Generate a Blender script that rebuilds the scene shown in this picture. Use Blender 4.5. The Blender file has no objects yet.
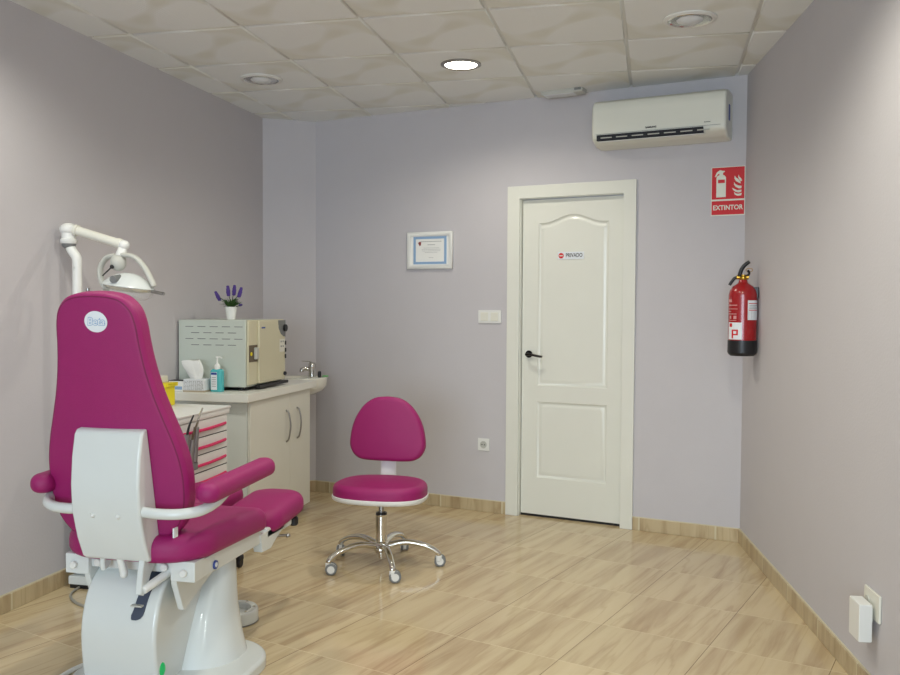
import bpy, bmesh, math, random
from mathutils import Vector, Matrix
random.seed(4)
PI = math.pi
sc = bpy.context.scene
COL = sc.collection
# ------------------------------------------------------------------ camera
EYE = Vector((0, 0, 1.36873))
F_PX, YAW, PITCH, ROLL = 886.54, -0.22711, -0.0348, 0.00564
def set_camera():
    cy, sy, cp, sp = math.cos(YAW), math.sin(YAW), math.cos(PITCH), math.sin(PITCH)
    F = Vector((sy*cp, cy*cp, sp)); R0 = Vector((cy, -sy, 0)); U0 = R0.cross(F)
    R = R0*math.cos(ROLL) + U0*math.sin(ROLL); U = -R0*math.sin(ROLL) + U0*math.cos(ROLL)
    cd = bpy.data.cameras.new('camera'); cd.sensor_width = 36; cd.lens = F_PX/900*36
    cd.clip_start = .02; cd.clip_end = 60
    c = bpy.data.objects.new('camera', cd); COL.objects.link(c)
    M = Matrix((R, U, -F)).transposed().to_4x4(); M.translation = EYE
    c.matrix_world = M; sc.camera = c
set_camera()
# ------------------------------------------------------------------ light
sc.view_settings.view_transform = 'Standard'; sc.view_settings.look = 'None'
sc.view_settings.gamma = 1; sc.view_settings.use_curve_mapping = False
sc.view_settings.exposure = 0.20
w = bpy.data.worlds.new('daylight'); sc.world = w; w.use_nodes = True
w.node_tree.nodes['Background'].inputs[0].default_value = (.62, .74, 1, 1)
w.node_tree.nodes['Background'].inputs[1].default_value = .6
H = 2.722
def area(name, loc, rot, sx, sy, power, color):
    l = bpy.data.lights.new(name, 'AREA'); l.shape = 'RECTANGLE'; l.size = sx; l.size_y = sy
    l.energy = power; l.color = color
    o = bpy.data.objects.new(name, l); COL.objects.link(o); o.location = loc; o.rotation_euler = rot
    return o
area('shop_window_daylight', (-.62, -4.90, 1.35), (PI/2, 0, 0), 3.4, 2.1, 210, (.72, .87, 1))
def spot(name, loc, power, deg=110, color=(1, .93, .80), blend=.6, rad=.05, rot=(0, 0, 0)):
    l = bpy.data.lights.new(name, 'SPOT'); l.energy = power; l.spot_size = math.radians(deg)
    l.spot_blend = blend; l.shadow_soft_size = rad; l.color = color
    o = bpy.data.objects.new(name, l); COL.objects.link(o); o.location = loc; o.rotation_euler = rot
spot('lit_downlight_beam', (-1.065, 4.84, H-.03), 36, 158, (1, .95, .82))
spot('downlight_beam_right', (.16, 2.75, H-.03), 46, 158, (1, .98, .84))
spot('downlight_beam_middle', (-.95, 3.05, H-.03), 46, 158, (1, .98, .88))
for q_ in ((.45, .1), (-.9, .1), (-2.2, .1)): spot('near_fill_spot', (q_[0], q_[1], H-.03), 16, 165, (.90, 1, .96))  # added fill spots near the camera, lift side walls and bounce to the ceiling
spot('downlight_beam_left', (-2.12, 2.9, H-.03), 34, 158, (1, .98, .86))

# ------------------------------------------------------------------ materials
def srgb(r, g, b):
    f = lambda c: (c/255/12.92) if c/255 <= .04045 else ((c/255+.055)/1.055)**2.4
    return (f(r), f(g), f(b), 1)
def mat(name, col, rough=.5, metal=0, bump=0, bscale=200, var=0, vscale=6, coat=0, emit=None, es=0, spec=None, trans=0, alpha=1):
    m = bpy.data.materials.new(name); m.use_nodes = True; nt = m.node_tree; N = nt.nodes; L = nt.links
    b = N['Principled BSDF']; b.inputs['Roughness'].default_value = rough; b.inputs['Metallic'].default_value = metal
    if coat: b.inputs['Coat Weight'].default_value = coat; b.inputs['Coat Roughness'].default_value = .08
    if spec is not None: b.inputs['Specular IOR Level'].default_value = spec
    if trans: b.inputs['Transmission Weight'].default_value = trans
    if alpha < 1: b.inputs['Alpha'].default_value = alpha
    if emit: b.inputs['Emission Color'].default_value = emit; b.inputs['Emission Strength'].default_value = es
    tc = N.new('ShaderNodeTexCoord')
    nz = N.new('ShaderNodeTexNoise'); nz.inputs['Scale'].default_value = vscale; nz.inputs['Detail'].default_value = 4
    L.new(tc.outputs['Object'], nz.inputs['Vector'])
    mx = N.new('ShaderNodeMix'); mx.data_type = 'RGBA'
    v = var if var else .02
    mx.inputs[6].default_value = tuple(c*(1-v) for c in col[:3]) + (1,)
    mx.inputs[7].default_value = tuple(min(1, c*(1+v)) for c in col[:3]) + (1,)
    L.new(nz.outputs['Fac'], mx.inputs[0]); L.new(mx.outputs[2], b.inputs['Base Color'])
    if bump:
        n2 = N.new('ShaderNodeTexNoise'); n2.inputs['Scale'].default_value = bscale; n2.inputs['Detail'].default_value = 3
        L.new(tc.outputs['Object'], n2.inputs['Vector'])
        bp = N.new('ShaderNodeBump'); bp.inputs['Strength'].default_value = bump; bp.inputs['Distance'].default_value = .002
        L.new(n2.outputs['Fac'], bp.inputs['Height']); L.new(bp.outputs[0], b.inputs['Normal'])
    return m
M = {}
M['wall'] = mat('lilac_wall_paint', srgb(195, 191, 194), .75, bump=.35, bscale=90, var=.02)
M['magenta'] = mat('magenta_upholstery', srgb(150, 14, 96), .5, bump=.5, bscale=500, var=.05, vscale=20)
M['seam'] = mat('upholstery_seam', srgb(120, 10, 72), .6)
M['white_shell'] = mat('white_enamel', srgb(214, 218, 216), .22, coat=.4)
M['white_plastic'] = mat('white_plastic', srgb(226, 226, 222), .4)
M['cream'] = mat('cream_panel', srgb(223, 221, 209), .42)
M['white_lam'] = mat('white_laminate', srgb(222, 226, 220), .38)
M['worktop'] = mat('white_worktop', srgb(232, 231, 222), .3)
M['paint'] = mat('white_door_lacquer', srgb(224, 224, 214), .28, bump=.1, bscale=40, coat=.2)
M['chrome'] = mat('chrome', srgb(215, 212, 205), .12, 1)
M['steel'] = mat('brushed_steel', srgb(160, 158, 155), .3, 1)
M['black'] = mat('black_plastic', srgb(22, 22, 26), .4)
M['dark'] = mat('dark_gap', srgb(30, 32, 40), .7)
M['grey'] = mat('grey_plastic', srgb(120, 122, 122), .45)
M['lgrey'] = mat('light_grey_plastic', srgb(190, 190, 182), .4)
M['red'] = mat('red_paint', srgb(158, 8, 18), .25, coat=.4)
M['signred'] = mat('sign_red', srgb(205, 16, 30), .5)
M['signwhite'] = mat('sign_white', srgb(228, 230, 216), .5)
M['brass'] = mat('brass', srgb(190, 150, 60), .3, 1)
M['teal'] = mat('teal_gel_bottle', srgb(92, 205, 210), .25, trans=.25)
M['paper'] = mat('white_paper', srgb(236, 236, 232), .8)
M['label'] = mat('printed_label', srgb(226, 230, 234), .6)
M['blue'] = mat('blue_print', srgb(45, 70, 150), .5)
M['lblue'] = mat('light_blue_print', srgb(140, 170, 204), .6)
M['yellow'] = mat('yellow_plastic', srgb(232, 214, 20), .4)
M['pink'] = mat('pink_handle', srgb(214, 30, 98), .4)
M['green'] = mat('leaf_green', srgb(60, 96, 44), .6)
M['gglow'] = mat('green_switch', srgb(10, 120, 60), .2, emit=srgb(10, 170, 90), es=.5)
M['purple'] = mat('lavender_flower', srgb(84, 62, 140), .8)
M['beige'] = mat('beige_steel', srgb(206, 200, 172), .42)
M['palegreen'] = mat('pale_grey_green_steel', srgb(196, 203, 193), .45)
M['brown'] = mat('brown_recess', srgb(96, 84, 66), .5)
M['ink'] = mat('dark_print', srgb(26, 26, 32), .6)
M['fineink'] = mat('grey_print', srgb(150, 152, 154), .6)
M['cable'] = mat('grey_cable', srgb(150, 146, 136), .5)
M['glow'] = mat('lamp_glow', (1, 1, 1, 1), .4, emit=(1, .95, .82, 1), es=14)
M['glass'] = mat('clear_shield', srgb(235, 240, 238), .05, alpha=.22)
M['reflect'] = mat('reflector', srgb(200, 190, 160), .15, .9)
M['frost'] = mat('frosted_lens', srgb(214, 216, 218), .3)
M['blackmetal'] = mat('black_iron', srgb(26, 22, 22), .35, .5)
M['grout'] = mat('pale_grout', srgb(205, 196, 168), .7)
M['ceramic'] = mat('white_ceramic', srgb(232, 230, 218), .15, coat=.4)

def stone(name, floor=True):
    m = bpy.data.materials.new(name); m.use_nodes = True; nt = m.node_tree; N = nt.nodes; L = nt.links
    b = N['Principled BSDF']; tc = N.new('ShaderNodeTexCoord')
    def math_(op, a, c=None, clamp=False):
        n = N.new('ShaderNodeMath'); n.operation = op; n.use_clamp = clamp
        for i, v in enumerate((a, c)):
            if v is None: continue
            if isinstance(v, (int, float)): n.inputs[i].default_value = v
            else: L.new(v, n.inputs[i])
        return n.outputs[0]
    mp = N.new('ShaderNodeMapping'); mp.vector_type = 'TEXTURE'
    T = .4585
    mp.inputs['Location'].default_value = (-.639, 3.985, 0) if floor else (.13, 0, 0)
    mp.inputs['Rotation'].default_value = (0, 0, math.radians(-18.4) if floor else 0)
    mp.inputs['Scale'].default_value = (T, T, T)
    L.new(tc.outputs['Object'], mp.inputs['Vector'])
    sp = N.new('ShaderNodeSeparateXYZ'); L.new(mp.outputs[0], sp.inputs[0])
    X, Y, Z = sp.outputs
    ix, iy = math_('FLOOR', X), math_('FLOOR', Y)
    fx, fy = math_('FRACT', X), math_('FRACT', Y)
    dx = math_('MINIMUM', fx, math_('SUBTRACT', 1, fx)); dy = math_('MINIMUM', fy, math_('SUBTRACT', 1, fy))
    d = math_('MINIMUM', dx, dy) if floor else dx
    joint = math_('LESS_THAN', d, .0036 if floor else .012)
    cid = N.new('ShaderNodeCombineXYZ'); L.new(ix, cid.inputs[0]); L.new(iy, cid.inputs[1])
    wn = N.new('ShaderNodeTexWhiteNoise'); L.new(cid.outputs[0], wn.inputs['Vector'])
    off = N.new('ShaderNodeVectorMath'); off.operation = 'SCALE'; off.inputs[3].default_value = 9
    L.new(wn.outputs['Color'], off.inputs[0])
    # vein direction: mostly along tile Y
    v2 = N.new('ShaderNodeMapping'); v2.inputs['Scale'].default_value = (4.2, .36, 1) if floor else (5, .6, .6)
    v2.inputs['Rotation'].default_value = (0, 0, math.radians(3 if floor else 0))
    L.new(mp.outputs[0], v2.inputs['Vector'])
    ad = N.new('ShaderNodeVectorMath'); ad.operation = 'ADD'; L.new(v2.outputs[0], ad.inputs[0]); L.new(off.outputs[0], ad.inputs[1])
    n1 = N.new('ShaderNodeTexNoise'); n1.inputs['Scale'].default_value = 1.5; n1.inputs['Detail'].default_value = 7
    n1.inputs['Roughness'].default_value = .55; n1.inputs['Distortion'].default_value = .35
    L.new(ad.outputs[0], n1.inputs['Vector'])
    cr = N.new('ShaderNodeValToRGB'); e = cr.color_ramp.elements
    e[0].position = .30; e[0].color = srgb(178, 154, 118)
    e[1].position = .66; e[1].color = srgb(208, 189, 152)
    x = e.new(.42); x.color = srgb(192, 170, 134)
    x = e.new(.50); x.color = srgb(202, 182, 145)
    L.new(n1.outputs['Fac'], cr.inputs[0])
    # thin darker veins
    n2 = N.new('ShaderNodeTexNoise'); n2.inputs['Scale'].default_value = 1.1; n2.inputs['Detail'].default_value = 4; n2.inputs['Distortion'].default_value = .5
    ad2 = N.new('ShaderNodeVectorMath'); ad2.operation = 'ADD'; ad2.inputs[1].default_value = (7, 3, 1)
    L.new(ad.outputs[0], ad2.inputs[0]); L.new(ad2.outputs[0], n2.inputs['Vector'])
    vein = math_('SUBTRACT', 1, math_('MULTIPLY', math_('ABSOLUTE', math_('SUBTRACT', n2.outputs['Fac'], .5)), 26), True)
    mv = N.new('ShaderNodeMix'); mv.data_type = 'RGBA'; L.new(math_('MULTIPLY', vein, .28), mv.inputs[0])
    L.new(cr.outputs[0], mv.inputs[6]); mv.inputs[7].default_value = srgb(150, 118, 78)
    hv = N.new('ShaderNodeHueSaturation'); L.new(mv.outputs[2], hv.inputs['Color'])
    L.new(math_('ADD', math_('MULTIPLY', wn.outputs['Value'], .07), .97 if floor else .84), hv.inputs['Value'])
    mj = N.new('ShaderNodeMix'); mj.data_type = 'RGBA'; L.new(joint, mj.inputs[0])
    L.new(hv.outputs[0], mj.inputs[6]); mj.inputs[7].default_value = srgb(205, 195, 165)
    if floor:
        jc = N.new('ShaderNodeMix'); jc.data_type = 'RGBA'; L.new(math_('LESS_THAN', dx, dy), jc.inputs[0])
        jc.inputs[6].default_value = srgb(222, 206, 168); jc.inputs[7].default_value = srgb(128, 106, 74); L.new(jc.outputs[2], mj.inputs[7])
    L.new(mj.outputs[2], b.inputs['Base Color'])
    b.inputs['Roughness'].default_value = .13 if floor else .35
    nb = N.new('ShaderNodeTexNoise'); nb.inputs['Scale'].default_value = 9; L.new(tc.outputs['Object'], nb.inputs['Vector'])
    bp = N.new('ShaderNodeBump'); bp.inputs['Strength'].default_value = .12; bp.inputs['Distance'].default_value = .003
    L.new(nb.outputs['Fac'], bp.inputs['Height']); L.new(bp.outputs[0], b.inputs['Normal'])
    return m
M['floor'] = stone('polished_travertine_tiles'); M['skirt'] = stone('travertine_skirting', False)

def ceiling_mat():
    m = bpy.data.materials.new('embossed_ceiling_tile'); m.use_nodes = True; nt = m.node_tree; N = nt.nodes; L = nt.links
    b = N['Principled BSDF']; b.inputs['Roughness'].default_value = .6
    tc = N.new('ShaderNodeTexCoord')
    mp = N.new('ShaderNodeMapping'); mp.vector_type = 'TEXTURE'; mp.inputs['Location'].default_value = (-2.56, 3.982, 0)
    mp.inputs['Scale'].default_value = (.6, .6, .6); L.new(tc.outputs['Object'], mp.inputs['Vector'])
    sp = N.new('ShaderNodeSeparateXYZ'); L.new(mp.outputs[0], sp.inputs[0])
    def mth(op, a, c=None, clamp=False):
        n = N.new('ShaderNodeMath'); n.operation = op; n.use_clamp = clamp
        for i, v in enumerate((a, c)):
            if v is None: continue
            if isinstance(v, (int, float)): n.inputs[i].default_value = v
            else: L.new(v, n.inputs[i])
        return n.outputs[0]
    u, v = mth('FRACT', sp.outputs[0]), mth('FRACT', sp.outputs[1])
    s1 = mth('SUBTRACT', mth('SUBTRACT', v, .5), mth('MULTIPLY', mth('SINE', mth('MULTIPLY', u, 2*PI)), .34))
    s2 = mth('SUBTRACT', mth('SUBTRACT', u, .5), mth('MULTIPLY', mth('SINE', mth('MULTIPLY', v, 2*PI)), .34))
    pr = mth('MULTIPLY', mth('MULTIPLY', s1, s2), 40)
    msk = mth('ADD', mth('MULTIPLY', mth('MINIMUM', mth('MAXIMUM', pr, -.5), .5), 1.0), .5, True)
    mx = N.new('ShaderNodeMix'); mx.data_type = 'RGBA'; L.new(msk, mx.inputs[0])
    mx.inputs[6].default_value = srgb(222, 222, 214); mx.inputs[7].default_value = srgb(233, 235, 234)
    L.new(mx.outputs[2], b.inputs['Base Color'])
    fl = mth('MULTIPLY', mth('SINE', mth('MULTIPLY', mth('ADD', v, mth('MULTIPLY', s1, .5)), 2*PI*28)), mth('MULTIPLY', msk, .25))
    bp = N.new('ShaderNodeBump'); bp.inputs['Strength'].default_value = .35; bp.inputs['Distance'].default_value = .004
    L.new(mth('ADD', msk, fl), bp.inputs['Height']); L.new(bp.outputs[0], b.inputs['Normal'])
    return m
M['tile'] = ceiling_mat(); M['tbar'] = mat('white_ceiling_grid', srgb(214, 214, 210), .4)

# ------------------------------------------------------------------ geometry helpers
def tf(bm, verts, mtx):
    if mtx is not None: bmesh.ops.transform(bm, matrix=mtx, verts=verts)
def add_box(bm, lo, hi, bev=0, seg=2, mtx=None, mi=0):
    lo, hi = Vector(lo), Vector(hi); c = (lo+hi)/2; s = hi-lo
    r = bmesh.ops.create_cube(bm, size=1, matrix=Matrix.Translation(c) @ Matrix.Diagonal((s.x, s.y, s.z, 1)))
    vs = r['verts']; fs = set(f for v in vs for f in v.link_faces)
    if bev:
        es = list(set(e for v in vs for e in v.link_edges))
        r2 = bmesh.ops.bevel(bm, geom=es, offset=bev, segments=seg, profile=.5, affect='EDGES')
        vs = list(set(v for f in r2['faces'] for v in f.verts) | set(v for v in vs if v.is_valid))
        fs = set(f for v in vs for f in v.link_faces)
    for f in fs: f.material_index = mi
    tf(bm, vs, mtx); return vs
def add_rings(bm, rings, cap0=True, cap1=True, mi=0, closed=True):
    R = [[bm.verts.new(p) for p in r] for r in rings]; n = len(R[0])
    for a, b in zip(R, R[1:]):
        for i in range(n if closed else n-1):
            f = bm.faces.new((a[i], a[(i+1) % n], b[(i+1) % n], b[i])); f.material_index = mi; f.smooth = True
    for c, r, s in ((cap0, R[0], -1), (cap1, R[-1], 1)):
        if c:
            f = bm.faces.new(r[::-1] if s < 0 else r); f.material_index = mi
    return [v for r in R for v in r]
def add_lathe(bm, prof, seg=24, mtx=None, mi=0):
    rings = [[(max(r, 1e-4)*math.cos(2*PI*i/seg), max(r, 1e-4)*math.sin(2*PI*i/seg), z) for i in range(seg)] for r, z in prof]
    vs = add_rings(bm, rings, mi=mi); tf(bm, vs, mtx); return vs
def axis_mtx(a, b):
    a, b = Vector(a), Vector(b); d = b-a
    q = d.to_track_quat('Z', 'Y'); return Matrix.Translation(a) @ q.to_matrix().to_4x4(), d.length
def add_cyl(bm, a, b, r, r2=None, seg=16, mi=0, bev=0):
    m, l = axis_mtx(a, b); r2 = r if r2 is None else r2
    pr = [(r, 0), (r2, l)] if not bev else [(r-bev, 0), (r, bev), (r2, l-bev), (r2-bev, l)]
    return add_lathe(bm, pr, seg, m, mi)
def smooth_path(pts, n=6):
    P = [Vector(p) for p in pts]
    if len(P) < 3: return P
    Q = [P[0]*2-P[1]] + P + [P[-1]*2-P[-2]]; out = []
    for i in range(1, len(Q)-2):
        for k in range(n):
            t = k/n; a, b, c, d = Q[i-1:i+3]
            out.append(.5*((2*b)+(c-a)*t+(2*a-5*b+4*c-d)*t*t+(3*b-a-3*c+d)*t**3))
    return out + [P[-1]]
def add_tube(bm, pts, r, seg=12, n=6, mi=0, sx=1, sy=1, smooth=True):
    P = smooth_path(pts, n) if smooth else [Vector(p) for p in pts]
    up = Vector((0, 0, 1)); rings = []; prev = None
    for i, p in enumerate(P):
        t = (P[min(i+1, len(P)-1)]-P[max(i-1, 0)]).normalized()
        if prev is None:
            s = t.cross(up)
            if s.length < .1: s = t.cross(Vector((0, 1, 0)))
        else: s = prev - t*prev.dot(t)
        s.normalize(); prev = s; u = s.cross(t)
        rr = r(i/(len(P)-1)) if callable(r) else r
        rings.append([p + s*math.cos(2*PI*k/seg)*rr*sx + u*math.sin(2*PI*k/seg)*rr*sy for k in range(seg)])
    return add_rings(bm, rings, mi=mi)
def add_sphere(bm, c, r, sx=1, sy=1, sz=1, seg=16, mtx=None, mi=0):
    m = Matrix.Translation(c) @ Matrix.Diagonal((r*sx, r*sy, r*sz, 1))
    if mtx is not None: m = mtx @ m
    v = bmesh.ops.create_uvsphere(bm, u_segments=seg, v_segments=seg//2+2, radius=1, matrix=m)['verts']
    for f in set(f for x in v for f in x.link_faces): f.smooth = True; f.material_index = mi
    return v
def offs(poly, d):
    n = len(poly); out = []
    for i in range(n):
        a, b, c = Vector(poly[i-1]), Vector(poly[i]), Vector(poly[(i+1) % n])
        e1 = (b-a); e2 = (c-b)
        if e1.length < 1e-9 or e2.length < 1e-9: out.append(b.copy()); continue
        n1 = Vector((e1.y, -e1.x)).normalized(); n2 = Vector((e2.y, -e2.x)).normalized()
        m = (n1+n2); m = m/max(m.length_squared, .3)*2
        out.append(b - m*d*1.0)
    return out
def rrect(x0, y0, x1, y1, r, n=6):
    if not isinstance(r, (list, tuple)): r = [r]*4
    out = []
    for (cx, cy, a), rr in zip(((x1, y0, -90), (x1, y1, 0), (x0, y1, 90), (x0, y0, 180)), (r[0], r[1], r[2], r[3])):
        ox = cx - rr if cx == x1 else cx + rr; oy = cy - rr if cy == y1 else cy + rr
        for k in range(n+1):
            t = math.radians(a + 90*k/n); out.append((ox+rr*math.cos(t), oy+rr*math.sin(t)))
    return out
def add_pad(bm, poly, z0, z1, r, n=5, dome=0, mtx=None, mi=0, r2=None, warp=None):
    """cushion: CCW outline in XY, edges rounded by r, top domed"""
    r2 = r if r2 is None else r2; rings = []
    for k in range(n+1):
        a = PI/2*k/n; o = offs(poly, r2*(1-math.sin(a))); z = z0 + r2*(1-math.cos(a)) if r2 else z0
        rings.append([(p[0], p[1], z0 + r2*(1-math.cos(a))) for p in o][:])
    rings = []
    for k in range(n+1):
        a = PI/2*k/n; o = offs(poly, r2*(1-math.sin(a))); rings.append([(p[0], p[1], z0+r2*(1-math.cos(a))) for p in o])
    for k in range(n+1):
        a = PI/2*k/n; o = offs(poly, r*(1-math.cos(a))); rings.append([(p[0], p[1], z1-r+r*math.sin(a)) for p in o])
    last = rings[-1]; cx = sum(p[0] for p in last)/len(last); cy = sum(p[1] for p in last)/len(last)
    first = rings[0]; fx = sum(p[0] for p in first)/len(first); fy = sum(p[1] for p in first)/len(first)
    pre = []
    for s in (.05, .35, .7): pre.append([(fx+(p[0]-fx)*s, fy+(p[1]-fy)*s, z0) for p in first])
    for s in (.85, .6, .3, .05): rings.append([(cx+(p[0]-cx)*s, cy+(p[1]-cy)*s, z1+dome*(1-s*s)) for p in last])
    rings = pre+rings
    vs = add_rings(bm, rings, mi=mi)
    if warp:
        for v in vs: v.co = warp(v.co)
    tf(bm, vs, mtx); return vs
def add_prism(bm, poly, z0, z1, mtx=None, mi=0, smooth=False):
    vs = add_rings(bm, [[(p[0], p[1], z0) for p in poly], [(p[0], p[1], z1) for p in poly]], mi=mi)
    if not smooth:
        for f in set(f for v in vs for f in v.link_faces): f.smooth = False
    tf(bm, vs, mtx); return vs
XZ = Matrix(((1, 0, 0, 0), (0, 0, -1, 0), (0, 1, 0, 0), (0, 0, 0, 1)))     # (x,y,z)->(x,-z,y): drawn upright, extruded toward -Y
def nb(): return bmesh.new()
def obj(name, bm, m, parent=None, auto=True, loc=None, rot=None):
    bmesh.ops.recalc_face_normals(bm, faces=bm.faces)
    me = bpy.data.meshes.new(name); bm.to_mesh(me); bm.free()
    for x in (m if isinstance(m, (list, tuple)) else [m]): me.materials.append(M[x] if isinstance(x, str) else x)
    o = bpy.data.objects.new(name, me); COL.objects.link(o)
    if auto:
        try: me.set_sharp_from_angle(angle=math.radians(42))
        except Exception: pass
        for p in me.polygons: p.use_smooth = True
    if auto:
        wn_ = o.modifiers.new('normals', 'WEIGHTED_NORMAL'); wn_.keep_sharp = True; wn_.weight = 80
    if parent: o.parent = parent
    if loc: o.location = loc
    if rot: o.rotation_euler = rot
    return o
def tag(o, label, cat, group=None):
    o['label'] = label; o['category'] = cat
    if group: o['group'] = group
    return o
def thing(name, label, cat, loc=(0, 0, 0), rz=0, group=None):
    o = bpy.data.objects.new(name, None); COL.objects.link(o); o.empty_display_size = .05
    o.location = loc; o.rotation_euler = (0, 0, rz); return tag(o, label, cat, group)
def struct(name, bm, m, parent=None, **k):
    o = obj(name, bm, m, parent, **k)
    if not parent: o['kind'] = 'structure'
    return o
def text(name, s, size, m, parent, mtx, depth=.0008, align='CENTER', bold=0, shear=0, xs=1, outline=0):
    c = bpy.data.curves.new(name, 'FONT'); c.body = s; c.size = size; c.extrude = depth; c.align_x = align; c.align_y = 'CENTER'
    c.offset = bold; c.shear = shear; c.resolution_u = 3
    t = bpy.data.objects.new('tmp', c); COL.objects.link(t); bpy.context.view_layer.update()
    me = bpy.data.meshes.new_from_object(t); bpy.data.objects.remove(t); bpy.data.curves.remove(c)
    me.transform(mtx @ Matrix.Diagonal((xs, 1, 1, 1))); me.name = name; me.materials.clear(); me.materials.append(M[m])
    o = bpy.data.objects.new(name, me); COL.objects.link(o)
    if parent: o.parent = parent
    return o
UP = lambda x, y, z: Matrix.Translation((x, y, z)) @ Matrix.Rotation(PI/2, 4, 'X')     # text standing upright facing -Y
def copy_tree(root, loc, rz, label=None):
    r = root.copy(); COL.objects.link(r); r.location = loc; r.rotation_euler = (0, 0, rz)
    if label: r['label'] = label
    def rec(a, b):
        for ch in list(a.children):
            c = ch.copy(); COL.objects.link(c); c.parent = b; rec(ch, c)
    rec(root, r); return r

# ------------------------------------------------------------------ the room
BA, BD = 0.24453, 5.35639          # back wall: outward normal angle and distance
NX, NY = math.sin(BA), math.cos(BA)
RA, RD = 0.12513, 1.16908
xl = lambda y: -2.85566 + .01714*y
xr = lambda y: (RD - math.sin(RA)*y)/math.cos(RA)
def bwS(x, off=0): return (x - NX*(BD-off))/NY
def bw(s, off=0): return (NX*(BD-off)+NY*s, NY*(BD-off)-NX*s)      # s runs to the right along the wall
YB = -5.0
den = NX*math.sin(RA)-NY*math.cos(RA)
# right-back corner
cxx = (BD*math.sin(RA)-RD*NY)/den; cyy = (NX*RD-math.cos(RA)*BD)/den
CRN = (cxx, cyy); PIL = (-2.428, bw(bwS(-2.428))[1]); LFT = (xl(5.925), 5.925)
def wall_prism(name, a, b, m='wall', t=.12, z0=0, z1=H+.06, holes=None):
    a, b = Vector(a), Vector(b); d = b-a; l = d.length; ang = math.atan2(d.y, d.x)
    e = bpy.data.objects.new
    bm = nb()
    if holes:
        (h0, h1, zb, zt) = holes
        if h0 > 0: add_box(bm, (0, 0, z0), (h0, t, z1))
        if h1 < l: add_box(bm, (h1, 0, z0), (l, t, z1))
        add_box(bm, (h0, 0, zt), (h1, t, z1))
        if zb > z0: add_box(bm, (h0, 0, z0), (h1, t, zb))
    else: add_box(bm, (0, 0, z0), (l, t, z1))
    o = struct(name, bm, m); o.location = (a.x, a.y, 0); o.rotation_euler = (0, 0, ang); return o
# floor
bm = nb(); add_box(bm, (-3.2, YB-.2, -.1), (2.1, 6.4, 0)); struct('floor', bm, 'floor')
SP = bwS(PIL[0]); SC = bwS(CRN[0])
D0, D1, DT = bwS(-.868), bwS(-.186), 2.078      # door opening
wall_prism('wall_left', (xl(YB), YB), LFT)
wall_prism('wall_back_left', LFT, PIL)
wall_prism('wall_back', PIL, CRN, holes=(D0-SP-.005, D1-SP+.005, 0, DT+.005))
wall_prism('wall_right', CRN, (xr(YB), YB))
o = wall_prism('wall_rear', (xr(YB), YB), (xl(YB), YB), holes=(.75, 4.15, .3, 2.4))
# rear shop window frame (behind the camera)
bm = nb()
for x in (.78, 1.90, 3.00, 4.12): add_box(bm, (x-.03, .02, .3), (x+.03, .08, 2.4))
for z in (.33, 2.37): add_box(bm, (.75, .02, z-.03), (4.15, .08, z+.03))
wf = struct('window_1', bm, 'white_plastic'); wf.location = o.location; wf.rotation_euler = o.rotation_euler
# ceiling: exposed grid with dropped-edge embossed tiles
bm = nb(); GX, GY, T6 = -2.56, 3.982, .6
add_box(bm, (-3.2, YB-.2, H), (2.1, 6.4, H+.05), mi=1)
for i in range(-1, 8):
    for j in range(-15, 4):
        x0, y0 = GX+i*T6+.008, GY+j*T6+.008; x1, y1 = x0+T6-.016, y0+T6-.016
        x0 = max(x0, -3.05)
        d = .012; q = .010; qx = .003
        rings = [[(x0, y0, H-.0005), (x1, y0, H-.0005), (x1, y1, H-.0005), (x0, y1, H-.0005)],
                 [(x0+.001, y0+.005, H-d*.5), (x1-.001, y0+.005, H-d*.5), (x1-.001, y1-.005, H-d*.5), (x0+.001, y1-.005, H-d*.5)],
                 [(x0+qx, y0+q, H-d), (x1-qx, y0+q, H-d), (x1-qx, y1-q, H-d), (x0+qx, y1-q, H-d)]]
        add_rings(bm, rings, cap0=False)
struct('ceiling', bm, ['tile', 'tbar'], auto=False)
# wall angle trims under the ceiling edge + skirting
def strip(name, a, b, m, t, z0, z1, gap=None, bev=0, soff=0):
    a, b = Vector(a), Vector(b); d = b-a; l = d.length; ang = math.atan2(d.y, d.x); bm = nb()
    segs = [(0, l)] if not gap else [(0, gap[0]), (gap[1], l)]
    for s0, s1 in segs: add_box(bm, (s0, -t, z0), (s1, 0, z1), bev, 1)
    o = struct(name, bm, m); o.location = (a.x, a.y, 0); o.rotation_euler = (0, 0, ang); return o
for n, (a, b, g) in enumerate(((( xl(YB), YB), LFT, None), (LFT, PIL, None), (PIL, CRN, None), (CRN, (xr(YB), YB), None))):
    strip('trim_%d' % (n+1), a, b, 'tbar', .016, H-.007, H-.001)
CAS0, CAS1 = bwS(-.947, .015), bwS(-.121, .015)
BH = .078
strip('baseboard_left', (xl(YB), YB), LFT, 'skirt', .011, 0, BH, bev=.002)
strip('baseboard_back_left', LFT, PIL, 'skirt', .011, 0, BH, bev=.002)
strip('baseboard_back', PIL, CRN, 'skirt', .011, 0, BH, gap=(CAS0-SP, CAS1-SP), bev=.002)
strip('baseboard_right', CRN, (xr(YB), YB), 'skirt', .011, 0, BH, bev=.002)
for k, (nm, a, b, g) in enumerate((('left', (xl(YB), YB), LFT, None), ('back_left', LFT, PIL, None), ('back', PIL, CRN, (CAS0-SP, CAS1-SP)), ('right', CRN, (xr(YB), YB), None))):
    strip('trim_%d' % (k+5), a, b, 'grout', .007, BH, BH+.004, gap=g)

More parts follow.
